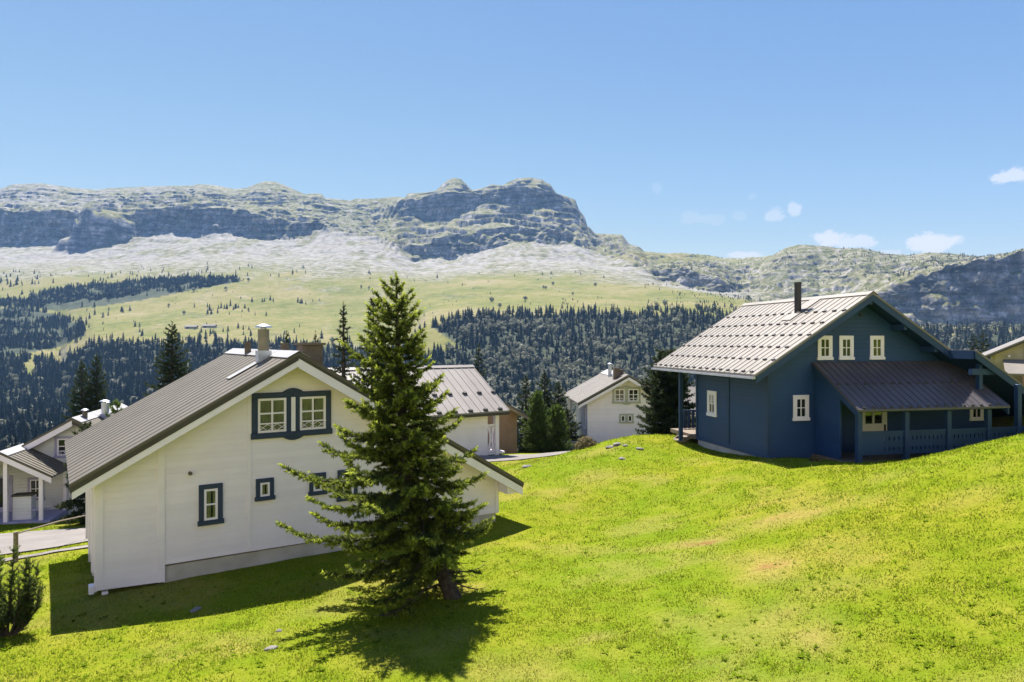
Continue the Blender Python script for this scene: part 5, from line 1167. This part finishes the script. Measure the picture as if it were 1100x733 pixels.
# ------------------------------------------------------------------ grass blades on the near meadow
def inside_h(X, Y, x0, y0, ang, a0, a1, b0, b1):
    dx, dy = X-x0, Y-y0; c, s = math.cos(ang), math.sin(ang); a = dx*c+dy*s; b = -dx*s+dy*c
    return (a > a0) & (a < a1) & (b > b0) & (b < b1)
def pts_in(poly, X, Y): return poly_mask(poly, X, Y)
def grass_mat():
    m, nt, out = new_mat('grass_blades')
    at = N(nt, 'ShaderNodeVertexColor', layer_name='tone')
    d = N(nt, 'ShaderNodeBsdfPrincipled'); d.inputs['Roughness'].default_value = .7; d.inputs['Specular IOR Level'].default_value = 0; nt.links.new(at.outputs[0], d.inputs['Base Color'])
    ge = N(nt, 'ShaderNodeNewGeometry'); va = N(nt, 'ShaderNodeVectorMath', operation='MULTIPLY_ADD'); nt.links.new(ge.outputs['Normal'], va.inputs[0]); va.inputs[1].default_value = (.3,.3,.3); va.inputs[2].default_value = (0,0,.9)
    vn = N(nt, 'ShaderNodeVectorMath', operation='NORMALIZE'); nt.links.new(va.outputs[0], vn.inputs[0]); nt.links.new(vn.outputs[0], d.inputs['Normal'])
    t = N(nt, 'ShaderNodeBsdfTranslucent'); hs = N(nt, 'ShaderNodeHueSaturation'); hs.inputs['Value'].default_value = 1.35; nt.links.new(at.outputs[0], hs.inputs['Color']); nt.links.new(hs.outputs[0], t.inputs['Color'])
    ms = N(nt, 'ShaderNodeMixShader'); ms.inputs[0].default_value = .38; nt.links.new(d.outputs[0], ms.inputs[1]); nt.links.new(t.outputs[0], ms.inputs[2]); nt.links.new(ms.outputs[0], out.inputs[0]); return m
def grass(nb):
    r = np.random.default_rng(99)
    # even density on the picture's near part, thinning with distance
    D = 6.5*np.exp(r.random(nb)*math.log(40/6.5)); U = r.uniform(-1.05, 1.05, nb); X, Y = U*D, D
    cl = fbm(X*.9, Y*.9, 0, 4, 71); cl2 = fbm(X*3.2, Y*3.2, 0, 3, 72)
    keep = r.random(nb) < np.clip(.40 + .35*cl + .35*cl2, .10, 1)
    keep &= ~inside_h(X, Y, -9.643, 16, A_H1, -.05, 11.1, .0, 6.8) & ~inside_h(X, Y, 9.662, 26, math.atan2(.225,.974), -.0, 12.2, -2.3, 8)
    rp_ = ROAD_L + ROAD_R[::-1]; keep &= ~pts_in(rp_, X, Y) & (Y < 40)
    X, Y, D, cl, cl2 = X[keep], Y[keep], D[keep], cl[keep], cl2[keep]; n = len(X); Z = ground(X, Y)
    dry = dry_at(X, Y); kp = r.random(n) > dry*.9; X, Y, D, cl, cl2, Z, dry = [q_[kp] for q_ in (X, Y, D, cl, cl2, Z, dry)]; n = len(X); sc = (D/12)**.55
    h = r.uniform(.016, .045, n)*sc*(1 + .6*np.clip(cl2, -.6, 1))*(1-.45*dry); tall = r.random(n) < .006; h = np.where(tall, h*2.4, h)
    wdt = r.uniform(.008, .015, n)*sc*np.where(tall, .6, 1)
    a = r.uniform(0, 6.28, n); lean = r.uniform(0, .8, n); la = r.uniform(0, 6.28, n)
    V = np.empty((n, 3, 3)); V[:, 0] = np.stack([X-np.cos(a)*wdt, Y-np.sin(a)*wdt, Z-.005], -1); V[:, 1] = np.stack([X+np.cos(a)*wdt, Y+np.sin(a)*wdt, Z-.005], -1)
    V[:, 2] = np.stack([X+np.cos(la)*h*lean, Y+np.sin(la)*h*lean, Z+h], -1)
    g1, g2, st = np.array([.175,.25,.008]), np.array([.255,.305,.020]), np.array([.42,.34,.11])
    t = np.clip(r.normal(.5, .28, n) + .35*cl + .5*fbm(X*.16, Y*.16, 0, 2, 75) - .25*sstep(3, 10, X)*sstep(26, 14, Y), 0, 1)[:, None]; c = g1*(1-t) + g2*t
    sd = np.clip(dry*1.0*r.uniform(.2, 1.5, n) + (r.random(n) < .05)*.7, 0, 1)[:, None]; c = c*(1-sd) + st*sd
    tone = np.concatenate([np.repeat(c, 3, 0), np.ones((3*n, 1))], 1)
    o = np_obj('grass', V.reshape(-1, 3), np.arange(3*n).reshape(-1, 3), grass_mat(), attr={'tone': tone}); tag(o, 'short yellow green grass of the sloping meadow', 'grass', None, 'stuff')
    print('grass', n)
grass(1050000)
# broad leaved weeds and clumps, a few pale dry stalks
def weeds(nc):
    r = np.random.default_rng(5); V = []; tone = []
    for i in range(nc):
        D = 9.5*math.exp(r.random()*math.log(2.9)); x = r.uniform(-.8, .8)*D
        if fbm(np.array([x*.5]), np.array([D*.5]), 0, 3, 90)[0] < .0: continue
        if inside_h(np.array([x]), np.array([D]), -9.643, 16, A_H1, -.3, 11.3, -.2, 7)[0] or inside_h(np.array([x]), np.array([D]), 9.662, 26, .227, -.5, 12.5, -2.6, 8)[0]: continue
        z = gz(x, D); k = r.integers(5, 12); g = r.uniform(.6, 1.1); R_ = r.uniform(.04, .10)
        for j in range(k):
            a = r.uniform(0, 6.28); L = R_*r.uniform(.6, 1.2); w_ = L*.32; up_ = r.uniform(.2, .9); c, s = math.cos(a), math.sin(a)
            V += [(x-s*w_*.5+c*L*.3, D+c*w_*.5+s*L*.3, z+L*up_*.45), (x+s*w_*.5+c*L*.3, D-c*w_*.5+s*L*.3, z+L*up_*.45), (x+c*L, D+s*L, z+L*up_*.8), (x, D, z)]
            tone += [(.12*g, .18*g, .008, 1)]*4
    V = np.array(V); n = len(V)//4; q = np.arange(n)[:, None]*4; F = np.concatenate([q+np.array([[3,0,2]]), q+np.array([[3,2,1]])])
    o = np_obj('meadow_weeds', V, F, bpy.data.materials['grass_blades'], attr={'tone': np.array(tone)}); tag(o, 'darker broad leaved weeds scattered in the meadow', 'weeds', None, 'stuff')
weeds(2200)
print('ground cover', time.time()-T0)
# ------------------------------------------------------------------ the air of the valley
def haze():
    m, nt, out = new_mat('valley_air')
    v = N(nt, 'ShaderNodeVolumePrincipled'); v.inputs['Color'].default_value = (.32, .60, 1.0, 1); v.inputs['Density'].default_value = HAZE; v.inputs['Anisotropy'].default_value = 0
    nt.links.new(v.outputs[0], out.inputs['Volume'])
    x0, x1 = float(TX.min())-300, float(TX.max())+300
    o = MB().box(x0, x1, -500, float(TD2.max())+300, float(TZ.min())-60, 1000).build('haze', m); tag(o, 'pale blue air between the valley and the mountain', None, None, 'stuff')
HAZE = 7.0e-5
haze()
print('done', time.time()-T0)
